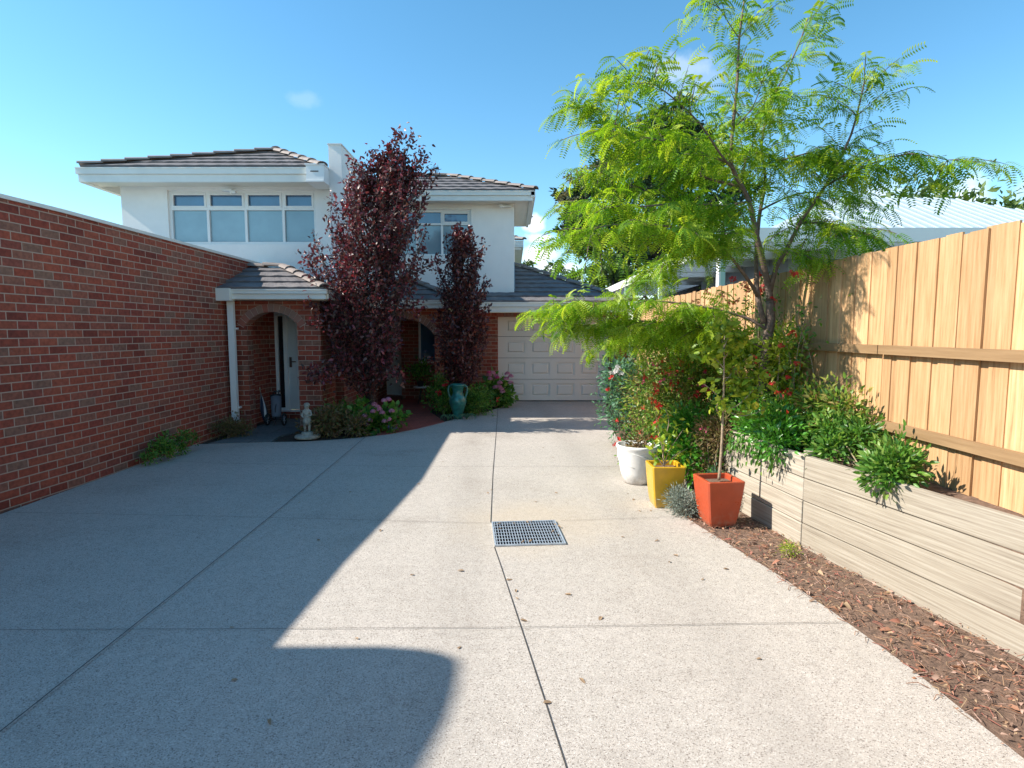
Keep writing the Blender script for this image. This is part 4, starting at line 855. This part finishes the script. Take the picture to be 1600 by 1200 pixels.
o,p=shrub('brown_heath_shrub','brown and olive heath-like shrub at the left end of the sleeper wall','shrub',(2.06,5.85,.0),.18,.25,.98,1700,'olive',T=T_diam(.3),lsz=(.035,.055),nst=18)
o,p=shrub('pink_flowered_shrub','leafy shrub dotted with small hot pink flowers on top of the sleeper wall','shrub',(2.42,6.0,.64),.30,.42,.42,1900,'green',lsz=(.035,.055))
for (px,py) in ((1156,644),(1157,660),(1149,666),(1121,668),(1127,667),(1101,670),(1173,656),(1170,650),(1140,673)): blossom(o,at(px,py,5.75),.03,'hotpink',n=5)
o,p=shrub('young_leafy_shrub','tall airy light green shrub in the raised bed just behind the locust trunk','shrub',(2.62,5.75,.64),.22,.38,1.05,1300,'yellowgreen',lsz=(.04,.07),spread=.2)
o,p=shrub('red_flowered_bush','loose green bush with a few red flowers in the raised bed against the fence','shrub',(2.66,5.0,.64),.20,.45,.62,1300,'mixgreen',lsz=(.04,.065),spread=.2)
for (px,py) in ((1232,590),(1205,600),(1244,570),(1198,585),(1180,560),(1220,540),(1240,520)): blossom(o,at(px,py,5.3),.032,'red',n=6)
o,p=shrub('trailing_shrub','green leafy plant spilling over the sleeper wall near the red flowers','shrub',(2.42,5.1,.62),.27,.55,.33,1600,'bright',lsz=(.04,.065))
P=[];D=[]
for k in range(9):
    y=4.75+k*.09+random.uniform(-.03,.03); x=2.24-.14*(y-4.75)-.03
    for j in range(16): P.append((x-.02+random.uniform(-.03,.02),y+random.uniform(-.04,.04),.74-random.random()*random.choice((.12,.25)))); D.append((random.uniform(-.5,.1),random.uniform(-.4,.4),-1))
leaves('trailing_leaves',LEAF,P,D,rng.uniform(.04,.065,len(P)),'green',o)
for (px,py) in ((1216,614),(1222,615),(1230,614),(1248,626),(1228,644),(1215,655),(1221,657)): blossom(o,at(px,py,5.3),.035,'red',n=7)
for (px,py) in ((1190,664),(1186,672)): 
    q=at(px,py,5.35); leaves('dry_leaf_spray',LEAF,[q+Vector((random.uniform(-.03,.03),0,random.uniform(-.05,.05))) for _ in range(8)],[(0,-.3,-1)]*8,[.07]*8,'litter',o)
o,p=shrub('corner_foliage','dense green foliage filling the raised bed nearest the camera','shrub',(2.62,4.2,.62),.2,.75,.40,1900,'green',lsz=(.04,.065))
# climber on the fence
cl=thing('flowering_climber','straggling climber with coral red flowers over the fence behind the green tree','climber',(2.8,6.6,.64))
mb=MB(); P=[];D=[]
for k in range(34):
    y=rng.uniform(5.2,9.6); pts=[(2.80+rng.uniform(-.08,.02),y+rng.uniform(-.3,.3),.7),(2.78+rng.uniform(-.12,.03),y,1.3+rng.uniform(-.1,.2)),(2.74+rng.uniform(-.15,.06),y+rng.uniform(-.3,.3),rng.uniform(1.6,2.35))]
    p=resample(pts,.06); mb.tube(p,np.linspace(.006,.002,len(p)),4,False)
    for j in range(75): q=p[rng.integers(2,len(p))]; P.append(q+rng.normal(size=3)*np.array((.05,.10,.08))); D.append(rng.normal(size=3)+np.array((-.5,0,.1)))
mb.build('stems','barklight',cl); leaves('foliage',LEAF,P,D,rng.uniform(.03,.055,len(P)),'green',cl)
for (px,py) in ((1144,436),(1148,438),(1247,429),(1240,428),(1186,430),(1184,448),(1166,447),(1192,455),(1127,461),(1141,474),(1151,470),(1104,457),(1113,470),(1124,480),(1135,478),(1100,500),(1135,498),(1087,472),(1195,446),(1170,452),(1160,444),(1210,470),(1075,485)):
    blossom(cl,at(px,py,min(6.6,2.62/((px-800)/F))),.035,'red',n=6)

# ---- pots
def square_pot(name,label,loc,rz,wt,wb,h,mat,soil=.04):
    T=thing(name,label,'plant pot',loc,rz=rz); prof=[]; mb=MB(); n=12
    rings=[]
    for i in range(n+1):
        t=i/n; w=wb+(wt-wb)*(t**.62); rings.append((w/2,h*t))
    ring_in=[(wt/2-.028,h),(wt/2-.032,h-.06)]
    vs=[];fs=[]
    def ringv(w,z):
        c=.012; return [(w-c,-w,z),(w,-w+c,z),(w,w-c,z),(w-c,w,z),(-w+c,w,z),(-w,w-c,z),(-w,-w+c,z),(-w+c,-w,z)]
    allr=rings+[(wt/2-.004,h+.006),(wt/2-.024,h+.006)]+ring_in
    for w,z in allr: vs+=ringv(w,z)
    for i in range(len(allr)-1):
        for k in range(8): fs.append((i*8+k,i*8+(k+1)%8,(i+1)*8+(k+1)%8,(i+1)*8+k))
    fs.append(tuple(range(8))[::-1]); mb.add(vs,fs); mb.build('pot_body',mat,T,local=True)
    w=wt/2-.031; MB().add(ringv(w,h-soil),[tuple(range(8))]).build('potting_soil','soil',T,local=True)
    return T
square_pot('square_pot','tall square orange glazed pot in front of the sleeper wall',(1.83,5.02,0),R(6),.335,.215,.405,'orange')
square_pot('square_pot','square mustard yellow glazed pot, middle one of the three pots',(1.50,5.56,0),R(0),.318,.225,.405,'yellow')
wpt=thing('round_pot','round white pot with draped swirl relief, furthest of the three pots','plant pot',(1.42,6.42,0))
prof=[(.125,0),(.145,.01),(.178,.12),(.203,.25),(.214,.34),(.218,.37),(.226,.385),(.231,.405),(.226,.42),(.205,.42),(.195,.36)]
wpt.scale=(1.06,1.06,1.04)
mb=MB(); mb.lathe(prof,n=40); mb.build('pot_body','whitepot',wpt,True,True)
mb=MB()
for s0 in (0,2.1,4.2): mb.tube([( (.211-.022*i/14+.002)*math.cos(s0+i*.16),(.211-.022*i/14+.002)*math.sin(s0+i*.16),.36-.012*i) for i in range(15)],[.004+.008*math.sin(math.pi*i/14) for i in range(15)],6)
mb.build('relief_band','whitepot',wpt,True,True)
MB().lathe([(.196,.365),(.001,.372)],n=30).build('potting_soil','soil',wpt,local=True)
# lemon tree
lt=thing('lemon_tree','thin-stemmed lemon tree with yellow-green leaves growing in the orange pot','tree',(1.85,5.06,.38))
mb=MB(); tk=resample([(1.85,5.06,.38),at(1128,690,5.06),at(1131,600,5.06),at(1131,560,5.06),at(1133,520,5.06)],.06); mb.tube(tk,np.linspace(.014,.006,len(tk)),7)
P=[];D=[]
for pts,n in [([(1130,600),(1150,575),(1165,560)],40),([(1130,640),(1150,635),(1172,615),(1185,600)],26),([(1131,575),(1112,555),(1098,545)],40),([(1128,625),(1115,612),(1100,600)],14),([(1131,560),(1128,530),(1122,510)],46),([(1132,560),(1150,530),(1165,520)],46),([(1130,590),(1160,590),(1200,590),(1210,580)],34),([(1131,600),(1145,600),(1158,612)],34),([(1132,640),(1160,650),(1195,640)],10),([(1131,545),(1140,520),(1145,500)],34),([(1128,650),(1120,640),(1122,628)],10)]:
    dd_=random.uniform(-.15,.15); p=resample([at(px,py,5.06+dd_*i/len(pts)) for i,(px,py) in enumerate(pts)],.03); mb.tube(p,np.linspace(.006,.002,len(p)),5,False)
    for j in range(int(n*1.5)): i=rng.integers(len(p)//3,len(p)); P.append(p[i]+rng.normal(size=3)*.04); D.append(rng.normal(size=3)+np.array((0,0,.2)))
mb.build('stem','barklight',lt,True); leaves('foliage',T_leaf(.5,.08,.06),P,D,rng.uniform(.06,.105,len(P)),'yellowgreen',lt)
for (px,py,m_) in ((1181,634,'lemon'),(1139,641,'lime'),(1128,637,'lime')):
    c=at(px,py,4.98); mb=MB(); mb.lathe([(.001,-.034),(.010,-.030),(.022,-.018),(.027,0),(.022,.018),(.010,.029),(.005,.036),(.001,.037)],n=14); mb.v=[(v[0]+c.x,v[1]+c.y,v[2]+c.z) for v in mb.v]; mb.build('lemon',m_,lt,True)
ct=thing('citrus_bush','sparse young citrus bush growing in the yellow pot','bush',(1.475,5.58,.37))
mb=MB(); P=[];D=[]
for pts,n in [([(1037,730),(1036,705),(1030,680),(1025,650)],30),([(1037,728),(1045,705),(1058,685),(1068,670)],26),([(1037,728),(1025,712),(1012,700)],12),([(1038,726),(1055,712),(1075,700)],14),([(1036,715),(1038,690),(1045,660),(1040,640)],30)]:
    p=resample([at(px,py,5.55) for px,py in pts],.03); mb.tube(p,np.linspace(.008,.002,len(p)),5,False)
    for j in range(n): i=rng.integers(len(p)//3,len(p)); P.append(p[i]+rng.normal(size=3)*.05); D.append(rng.normal(size=3)+np.array((0,0,.2)))
mb.build('stem','barklight',ct,True); leaves('foliage',T_leaf(.48,.08,.06),P,D,rng.uniform(.05,.085,len(P)),'yellowgreen',ct)
o,p=shrub('potted_trailer','dry leafy stems spilling from the white pot','plant',(1.45,6.42,.36),.15,.14,.16,160,'olive',lsz=(.04,.06),nst=6)
shrub('silver_bush','small silver-grey lavender bush between the yellow and orange pots','bush',(1.62,5.24,-.01),.12,.13,.24,1500,'silver',T=T_diam(.16),lsz=(.03,.05),up=.6,spread=.2)
shrub('blue_conifer_seedling','upright blue-green feathery plant behind the orange pot','plant',(1.92,5.45,0),.08,.08,.48,700,'bluegreen',T=T_diam(.16),lsz=(.03,.05),up=.8)
shrub('small_weed','small bright green weed in the leaf litter by the sleeper wall','weed',(2.10,4.28,-.01),.07,.07,.08,260,'yellowgreen',T=T_diam(.4),lsz=(.012,.022),nst=4)

# ---- left garden
o,p=shrub('hydrangea_bush','hydrangea bush with pink heads at the foot of the tall purple tree','hydrangea',(-2.32,9.75,0),.36,.24,.46,420,'green',T=T_leaf(.7),lsz=(.08,.13))
for (px,py) in ((585,632),(600,626),(607,624),(593,640),(583,643),(612,642),(601,658),(607,655),(560,655),(573,663),(578,657),(597,645),(565,662),(590,636),(570,650)): hydrangea_head(o,at(px,py,9.48),.045)
shrub('dull_fern_clump','dark russet fern-like groundcover around the base of the tall purple tree','ground plant',(-2.95,9.35,-.01),.45,.28,.36,1300,'olive',lsz=(.05,.08))
o,p=shrub('dead_headed_hydrangea','hydrangea with faded brown pink heads beside the brick pier','hydrangea',(-2.95,9.9,0),.32,.25,.5,260,'green',T=T_leaf(.7),lsz=(.06,.10))
for (px,py) in ((520,643),(535,640),(540,622),(548,630),(534,630)): hydrangea_head(o,at(px,py,9.6),.04,'olive')
o,p=shrub('violet_flower_clump','tiny clump of violet flowers at the edge of the terracotta path','flower clump',(-2.02,9.6,-.01),.09,.07,.10,160,'green',lsz=(.03,.04),nst=4)
for k in range(6): blossom(o,(-2.02+random.uniform(-.08,.08),9.57,.07+random.uniform(0,.04)),.02,'purplepetal',n=4)
shrub('low_bed_plant','low dark green plants under the downpipe against the brick wall','ground plant',(-4.55,9.2,-.01),.2,.5,.24,1100,'olive',lsz=(.03,.05))
shrub('wall_foot_shrub','low green shrub at the foot of the long brick wall','shrub',(-4.6,7.7,0),.12,.55,.30,1000,'green',lsz=(.03,.05))
o,p=shrub('pink_hydrangea_bush','hydrangea bush with bright pink heads against the left side of the garage door','hydrangea',(-.38,12.95,0),.36,.28,.62,480,'green',T=T_leaf(.7),lsz=(.08,.13))
for (px,py) in ((765,586),(770,583),(775,588),(793,584),(798,588),(791,592),(781,598),(780,604),(774,605),(783,608),(798,598),(785,612),(766,592)): hydrangea_head(o,at(px,py,12.65),.058)
for (px,py) in ((764,582),(777,590)): hydrangea_head(o,at(px,py,12.6),.045,'hotpink')
o,p=shrub('mixed_flower_bed_plant','low variegated leafy plant right of the turquoise urn','ground plant',(-.72,12.0,-.01),.48,.42,.42,1300,'green',lsz=(.04,.075))
for (px,py) in ((777,627),(778,622)): blossom(o,at(px,py,11.9),.03,'red')
o,p=shrub('red_geranium','red flowering geranium on the left of the turquoise urn','geranium',(-1.42,11.9,-.01),.28,.3,.6,700,'green',lsz=(.04,.07))
for (px,py) in ((696,601),(686,614),(712,565)): blossom(o,at(px,py,11.6),.06,'red',n=9)
shrub('leafy_bed_shrub','dark leafy shrub at the foot of the small purple tree','shrub',(-1.35,12.5,0),.4,.4,.75,1400,'green',lsz=(.05,.08))
# succulents with curled leaves beside the urn
def curly(name,label,c):
    o=thing(name,label,'succulent',c); mb=MB()
    for k in range(16):
        a=2*math.pi*k/16+random.uniform(-.1,.1); L=random.uniform(.14,.19)
        pts=[Vector((0,0,.01)),Vector((math.cos(a)*L*.5,math.sin(a)*L*.5,.10)),Vector((math.cos(a)*L*.95,math.sin(a)*L*.95,.07)),Vector((math.cos(a)*L,math.sin(a)*L,.01))]
        p=resample(pts,.02); m=len(p); mb.tube(p,[.009*(1-.8*i/m) for i in range(m)],5)
    mb.build('leaves',M['bluegreen'],o,True,True)
    o['group']='blue-green curled succulents at the foot of the urn'
curly('curled_succulent','blue-green succulent with curled leaves left of the urn base',(-1.22,10.98,0))
curly('curled_succulent','blue-green succulent with curled leaves right of the urn base',(-.88,11.12,0))
# urn
un=thing('turquoise_urn','tall turquoise glazed urn with two handles beside the terracotta path','urn',(-1.06,11.22,0))
mb=MB(); mb.lathe([(.075,0),(.085,.01),(.09,.04),(.105,.12),(.145,.24),(.168,.32),(.17,.37),(.15,.42),(.115,.46),(.10,.50),(.10,.55),(.115,.60),(.145,.645),(.155,.665),(.15,.68),(.125,.675),(.09,.60)],n=36); mb.build('urn_body','urn',un,True,True)
for s in (-1,1):
    mb=MB(); p=resample([(s*.12,0,.64),(s*.165,0,.635),(s*.185,0,.57),(s*.17,0,.48),(s*.145,0,.41)],.02); mb.tube(p,.021,8); mb.build('handle','urn',un,True,True)
# statue of a child figure on a round base
st=thing('garden_statue','small weathered stone statue of a standing child on a round base by the brick pier','statue',(-3.28,9.15,0))
mb=MB(); mb.lathe([(.19,0),(.20,.01),(.20,.035),(.185,.05),(.10,.055),(.095,.085),(.088,.10),(.001,.10)],n=26); mb.build('base','stone',st,True,True)
def skinned(name,verts,edges,rad,mat,parent,sub=2):
    me=bpy.data.meshes.new(name); me.from_pydata(verts,edges,[]); me.update(); o=link(name,me,mat,parent,True)
    o.modifiers.new('skin','SKIN'); 
    for i,r in enumerate(rad): me.skin_vertices[0].data[i].radius=(r,r) if not isinstance(r,tuple) else r
    me.skin_vertices[0].data[0].use_root=True
    s=o.modifiers.new('sub','SUBSURF'); s.levels=sub; s.render_levels=sub
    return o
fv=[(0,0,.29),(0,0,.34),(0,0,.40),(0,0,.445),(0,-.005,.475),(0,-.008,.51),(0,-.005,.545),
    (-.052,0,.425),(-.075,-.015,.36),(-.03,-.055,.335),(.052,0,.425),(.078,-.015,.37),(.035,-.058,.36),
    (-.034,0,.25),(-.036,-.008,.18),(-.034,.0,.12),(-.036,-.03,.108),(.034,0,.25),(.038,-.012,.18),(.034,.0,.12),(.038,-.03,.108)]
fe_=[(0,1),(1,2),(2,3),(3,4),(4,5),(5,6),(3,7),(7,8),(8,9),(3,10),(10,11),(11,12),(0,13),(13,14),(14,15),(15,16),(0,17),(17,18),(18,19),(19,20)]
fr_=[.052,.05,.055,.035,.022,.044,.036,.024,.019,.014,.024,.019,.014,.032,.024,.017,.015,.032,.024,.017,.015]
skinned('figure',fv,fe_,fr_,'stone',st)
mb=MB(); mb.tube([(-.012,-.045,.515),(-.012,-.05,.512)],.005,6); mb.tube([(.014,-.045,.515),(.014,-.05,.512)],.005,6); mb.tube([(0,-.044,.508),(0,-.056,.499)],.006,6); mb.tube([(-.012,-.045,.487),(.012,-.045,.487)],.003,6)
mb.build('face','stone',st,True,True)
mb=MB(); 
for k in range(26):
    a=random.uniform(0,2*math.pi); t=random.uniform(.15,1); c=Vector((.046*math.cos(a)*math.sin(t*1.5),.004+.046*math.sin(a)*math.sin(t*1.5)*(1 if math.sin(a)>0 else .6),.515+.046*math.cos(t*1.5))); mb.tube([c-Vector((.006,0,0)),c+Vector((.006,0,.002))],.011,6)
mb.build('curly_hair','stone',st,True,True)
mb=MB(); mb.lathe([(.060,.22),(.066,.26),(.058,.32),(.050,.33)],n=18,warp=lambda a,z:1+.06*math.sin(6*a)); mb.build('drape','green_moss' if 'green_moss' in M else 'stone',st,True,True)
# furled striped umbrella and golf cart bag in the porch
um=thing('furled_umbrella','furled navy and white striped umbrella leaning inside the arched porch','umbrella',(-4.44,10.33,0))
a=Vector((-4.44,10.33,.012)); b=Vector((-4.55,10.36,.70)); ax=(b-a)
for s in range(8):
    mb=MB(); n=10; vs=[]
    for i in range(n+1):
        t=i/n; r=.006+.062*math.sin(math.pi*min(1,t*1.05+.05))**.8*(1-.55*t)
        for k in range(4):
            an=2*math.pi*(s+k/3)/8+t*1.2; vs.append(a.lerp(b,.08+.8*t)+Vector((math.cos(an)*r*(1+.1*math.sin(k/3*math.pi)),math.sin(an)*r*(1+.1*math.sin(k/3*math.pi)),0)))
    mb.add(vs,[(i*4+k,i*4+k+1,(i+1)*4+k+1,(i+1)*4+k) for i in range(n) for k in range(3)]); mb.build('canopy_panel','whitepetal' if s%3==0 else 'navy',um,True)
mb=MB(); mb.tube([a,a.lerp(b,.1)],.005,6); mb.build('ferrule','chrome',um); mb=MB(); mb.tube([a.lerp(b,.88),b],.013,8); mb.build('handle','barklight',um,True)
gb=thing('golf_cart_bag','dark golf bag on a two wheeled pull cart inside the arched porch','golf bag',(-4.28,10.5,0))
mb=MB(); p0=Vector((0,-.10,.14)); p1=Vector((-.06,.05,.50)); mb.tube([p0,p0.lerp(p1,.1),p0.lerp(p1,.5),p1],[.07,.085,.088,.095],16); mb.build('bag','greycloth',gb,True,True)
mb=MB(); mb.tube([p1,p1+Vector((-.005,.012,.03))],.100,16); mb.build('bag_rim','black',gb,True,True)
for k in range(6):
    a_=k*1.05; q=p1+Vector((.05*math.cos(a_),.05*math.sin(a_),.02)); mb=MB(); mb.tube([q,q+Vector((-.01,.015,.07)),q+Vector((.03,.0,.085))],[.006,.006,.016],7); mb.build('club','chrome' if k%2 else 'black',gb,True,True)
for s in (-1,1):
    mb=MB(); c=Vector((s*.15,-.14,.115)); mb.tube([Vector((c.x,c.y+.095*math.sin(t),c.z+.095*math.cos(t))) for t in np.linspace(0,2*math.pi,25)],.018,8,False); wh=mb.build('wheel','black',gb,True,True)
    mb=MB(); 
    for t in np.linspace(0,math.pi,4)[:3]: mb.tube([Vector((c.x,c.y+.09*math.sin(t),c.z+.09*math.cos(t))),Vector((c.x,c.y-.09*math.sin(t),c.z-.09*math.cos(t)))],.006,5)
    mb.build('spokes','steel',wh,local=True)
mb=MB(); mb.tube([(-.15,-.14,.115),(.15,-.14,.115)],.008,6); mb.tube([(0,-.14,.115),(0,-.15,.3),(-.03,.12,.62),(-.03,.2,.60)],.009,6); mb.tube([(0,-.12,.1),(0,-.24,.02)],.008,6); mb.build('cart_frame','black',gb,True,True)
# plant stand in porch B
ps=thing('plant_stand','small round white plant stand in the second porch','plant stand',(-2.13,13.62,0))
mb=MB(); mb.lathe([(.001,.38),(.20,.38),(.21,.39),(.20,.405),(.001,.405)],n=24); mb.build('table_top','whitepot',ps,True,True)
for k in range(3): a_=k*2.09; mb=MB(); mb.tube([(.04*math.cos(a_),.04*math.sin(a_),.379),(.15*math.cos(a_),.15*math.sin(a_),.005)],.010,6); mb.build('leg','black',ps,local=True)
pp_=thing('potted_plant','dark leafy pot plant standing on the round white plant stand','pot plant',(-2.17,13.62,.405))
mb=MB(); mb.lathe([(.06,.0),(.08,.10),(.09,.13),(.075,.13),(.07,.10)],n=20); mb.build('pot','black',pp_,True,True)
P=rng.normal(size=(420,3))*np.array((.13,.12,.11))+np.array((0,0,.33)); leaves('foliage',LEAF,P,P-np.array((0,0,.1))+rng.normal(size=P.shape)*.1,rng.uniform(.06,.1,420),'green',pp_,local=True)
tp=thing('terracotta_pot','small terracotta pot on a brick ledge below the porch window','plant pot',(-1.86,14.4,0))
mb=MB(); mb.lathe([(.06,.42),(.085,.58),(.095,.585),(.095,.62),(.08,.62),(.07,.56)],n=20); mb.build('pot_body','terracotta',tp,True,True); MB().box(-.12,.12,-.12,.12,0,.42).build('ledge','brick',tp,local=True)

# ================================================================== LEAF LITTER
P=[];D=[]
def inbed(x,y): 
    ex=np.interp(y,[2.8,3.4,3.95,4.5,5.0,5.6],[2.02,1.95,1.86,1.74,1.63,1.585]); wx=np.interp(y,[1.4,4.49,4.95,5.6],[3.0,2.31,2.2,2.12]); return ex-.03<x<wx
while len(P)<1050:
    x=rng.uniform(1.5,2.9); y=rng.uniform(2.2,5.4)
    if inbed(x,y): P.append((x,y,rng.uniform(-.005,.02))); D.append((rng.normal(),rng.normal(),rng.normal()*.25))
n=len(P); S=rng.uniform(.012,.036,n)*(1+1.2*(rng.random(n)<.12)); N=np.array([(0,0,1.0)]*n)+rng.normal(size=(n,3))*.5
tag(leaves('leaf_litter',T_leaf(.4,.12,.15),P,D,S,'litter',None,N=N),'dry brown and pink fallen leaves covering the soil by the sleeper wall','leaf litter',kind='stuff')
mb=MB()
for k in range(520):
    while True:
        x=random.uniform(1.5,2.7); y=random.uniform(2.4,5.2)
        if inbed(x,y): break
    a_=random.uniform(0,6.28); L=random.uniform(.03,.12); mb.tube([(x,y,.004),(x+L*.5*math.cos(a_),y+L*.5*math.sin(a_),random.uniform(.005,.03)),(x+L*math.cos(a_+.3),y+L*math.sin(a_+.3),.006)],.0018,4,False)
tag(mb.build('straw_litter','litter',None),'straw and twig debris scattered over the soil bed','litter',kind='stuff')
lm=[]
for k,(px,py) in enumerate([(652,757),(608,806),(595,828),(500,845),(725,893),(835,785),(835,820),(866,770),(760,770),(768,765),(1000,800),(990,780),(980,772),(1016,797),(985,752),(975,735),(960,715),(952,730),(358,982),(420,1125),(360,1065),(790,907),(806,922),(805,935),(848,1100),(715,1015),(812,970),(776,852),(893,930),(1100,905),(1130,890),(970,840),(940,964),(690,722),(700,745),(545,770),(470,785),(420,733),(1060,870),(850,700),(865,715),(800,720),(640,900),(560,1000),(1190,1030),(905,1060),(1030,845),(1045,880)]):
    d=pix_dir(px,py); t=-H/d.z; q=Vector((0,0,H))+d*t
    if not lm:
        for v in range(4):
            tv,tf=T_leaf(random.uniform(.3,.5),random.uniform(.05,.16),random.uniform(.0,.08)); me=bpy.data.meshes.new('fallen_leaf'); me.from_pydata([tuple(c*.042) for c in tv],[],tf); me.materials.append(M['litter']); me.update(); lm.append(me)
    o=bpy.data.objects.new('fallen_leaf',lm[k%4]); COL.objects.link(o); o.location=(q.x,q.y,.005); o.rotation_euler=(random.uniform(-.08,.08),random.uniform(-.08,.08),random.uniform(0,6.28)); s=random.uniform(.6,1.3); o.scale=(s,s,s)
    tag(o,'single dry reddish brown leaf fallen on the pale driveway','leaf','fallen leaves on the driveway')
for k,(dx,dy) in enumerate([(-.24,.06),(-.1,.2),(0,.26),(.05,.25),(.27,.15),(.25,.2),(.24,.02),(-.02,-.22),(.04,-.2),(.02,.15),(.26,-.1),(-.22,.2)]):
    o=bpy.data.objects.new('grate_leaf',lm[k%4]); COL.objects.link(o); o.location=(.125+dx,4.745+dy,.02); o.rotation_euler=(.1,.1,random.uniform(0,6.28))
    tag(o,'dry leaf caught on the steel drain grate','leaf','leaves on the drain grate')
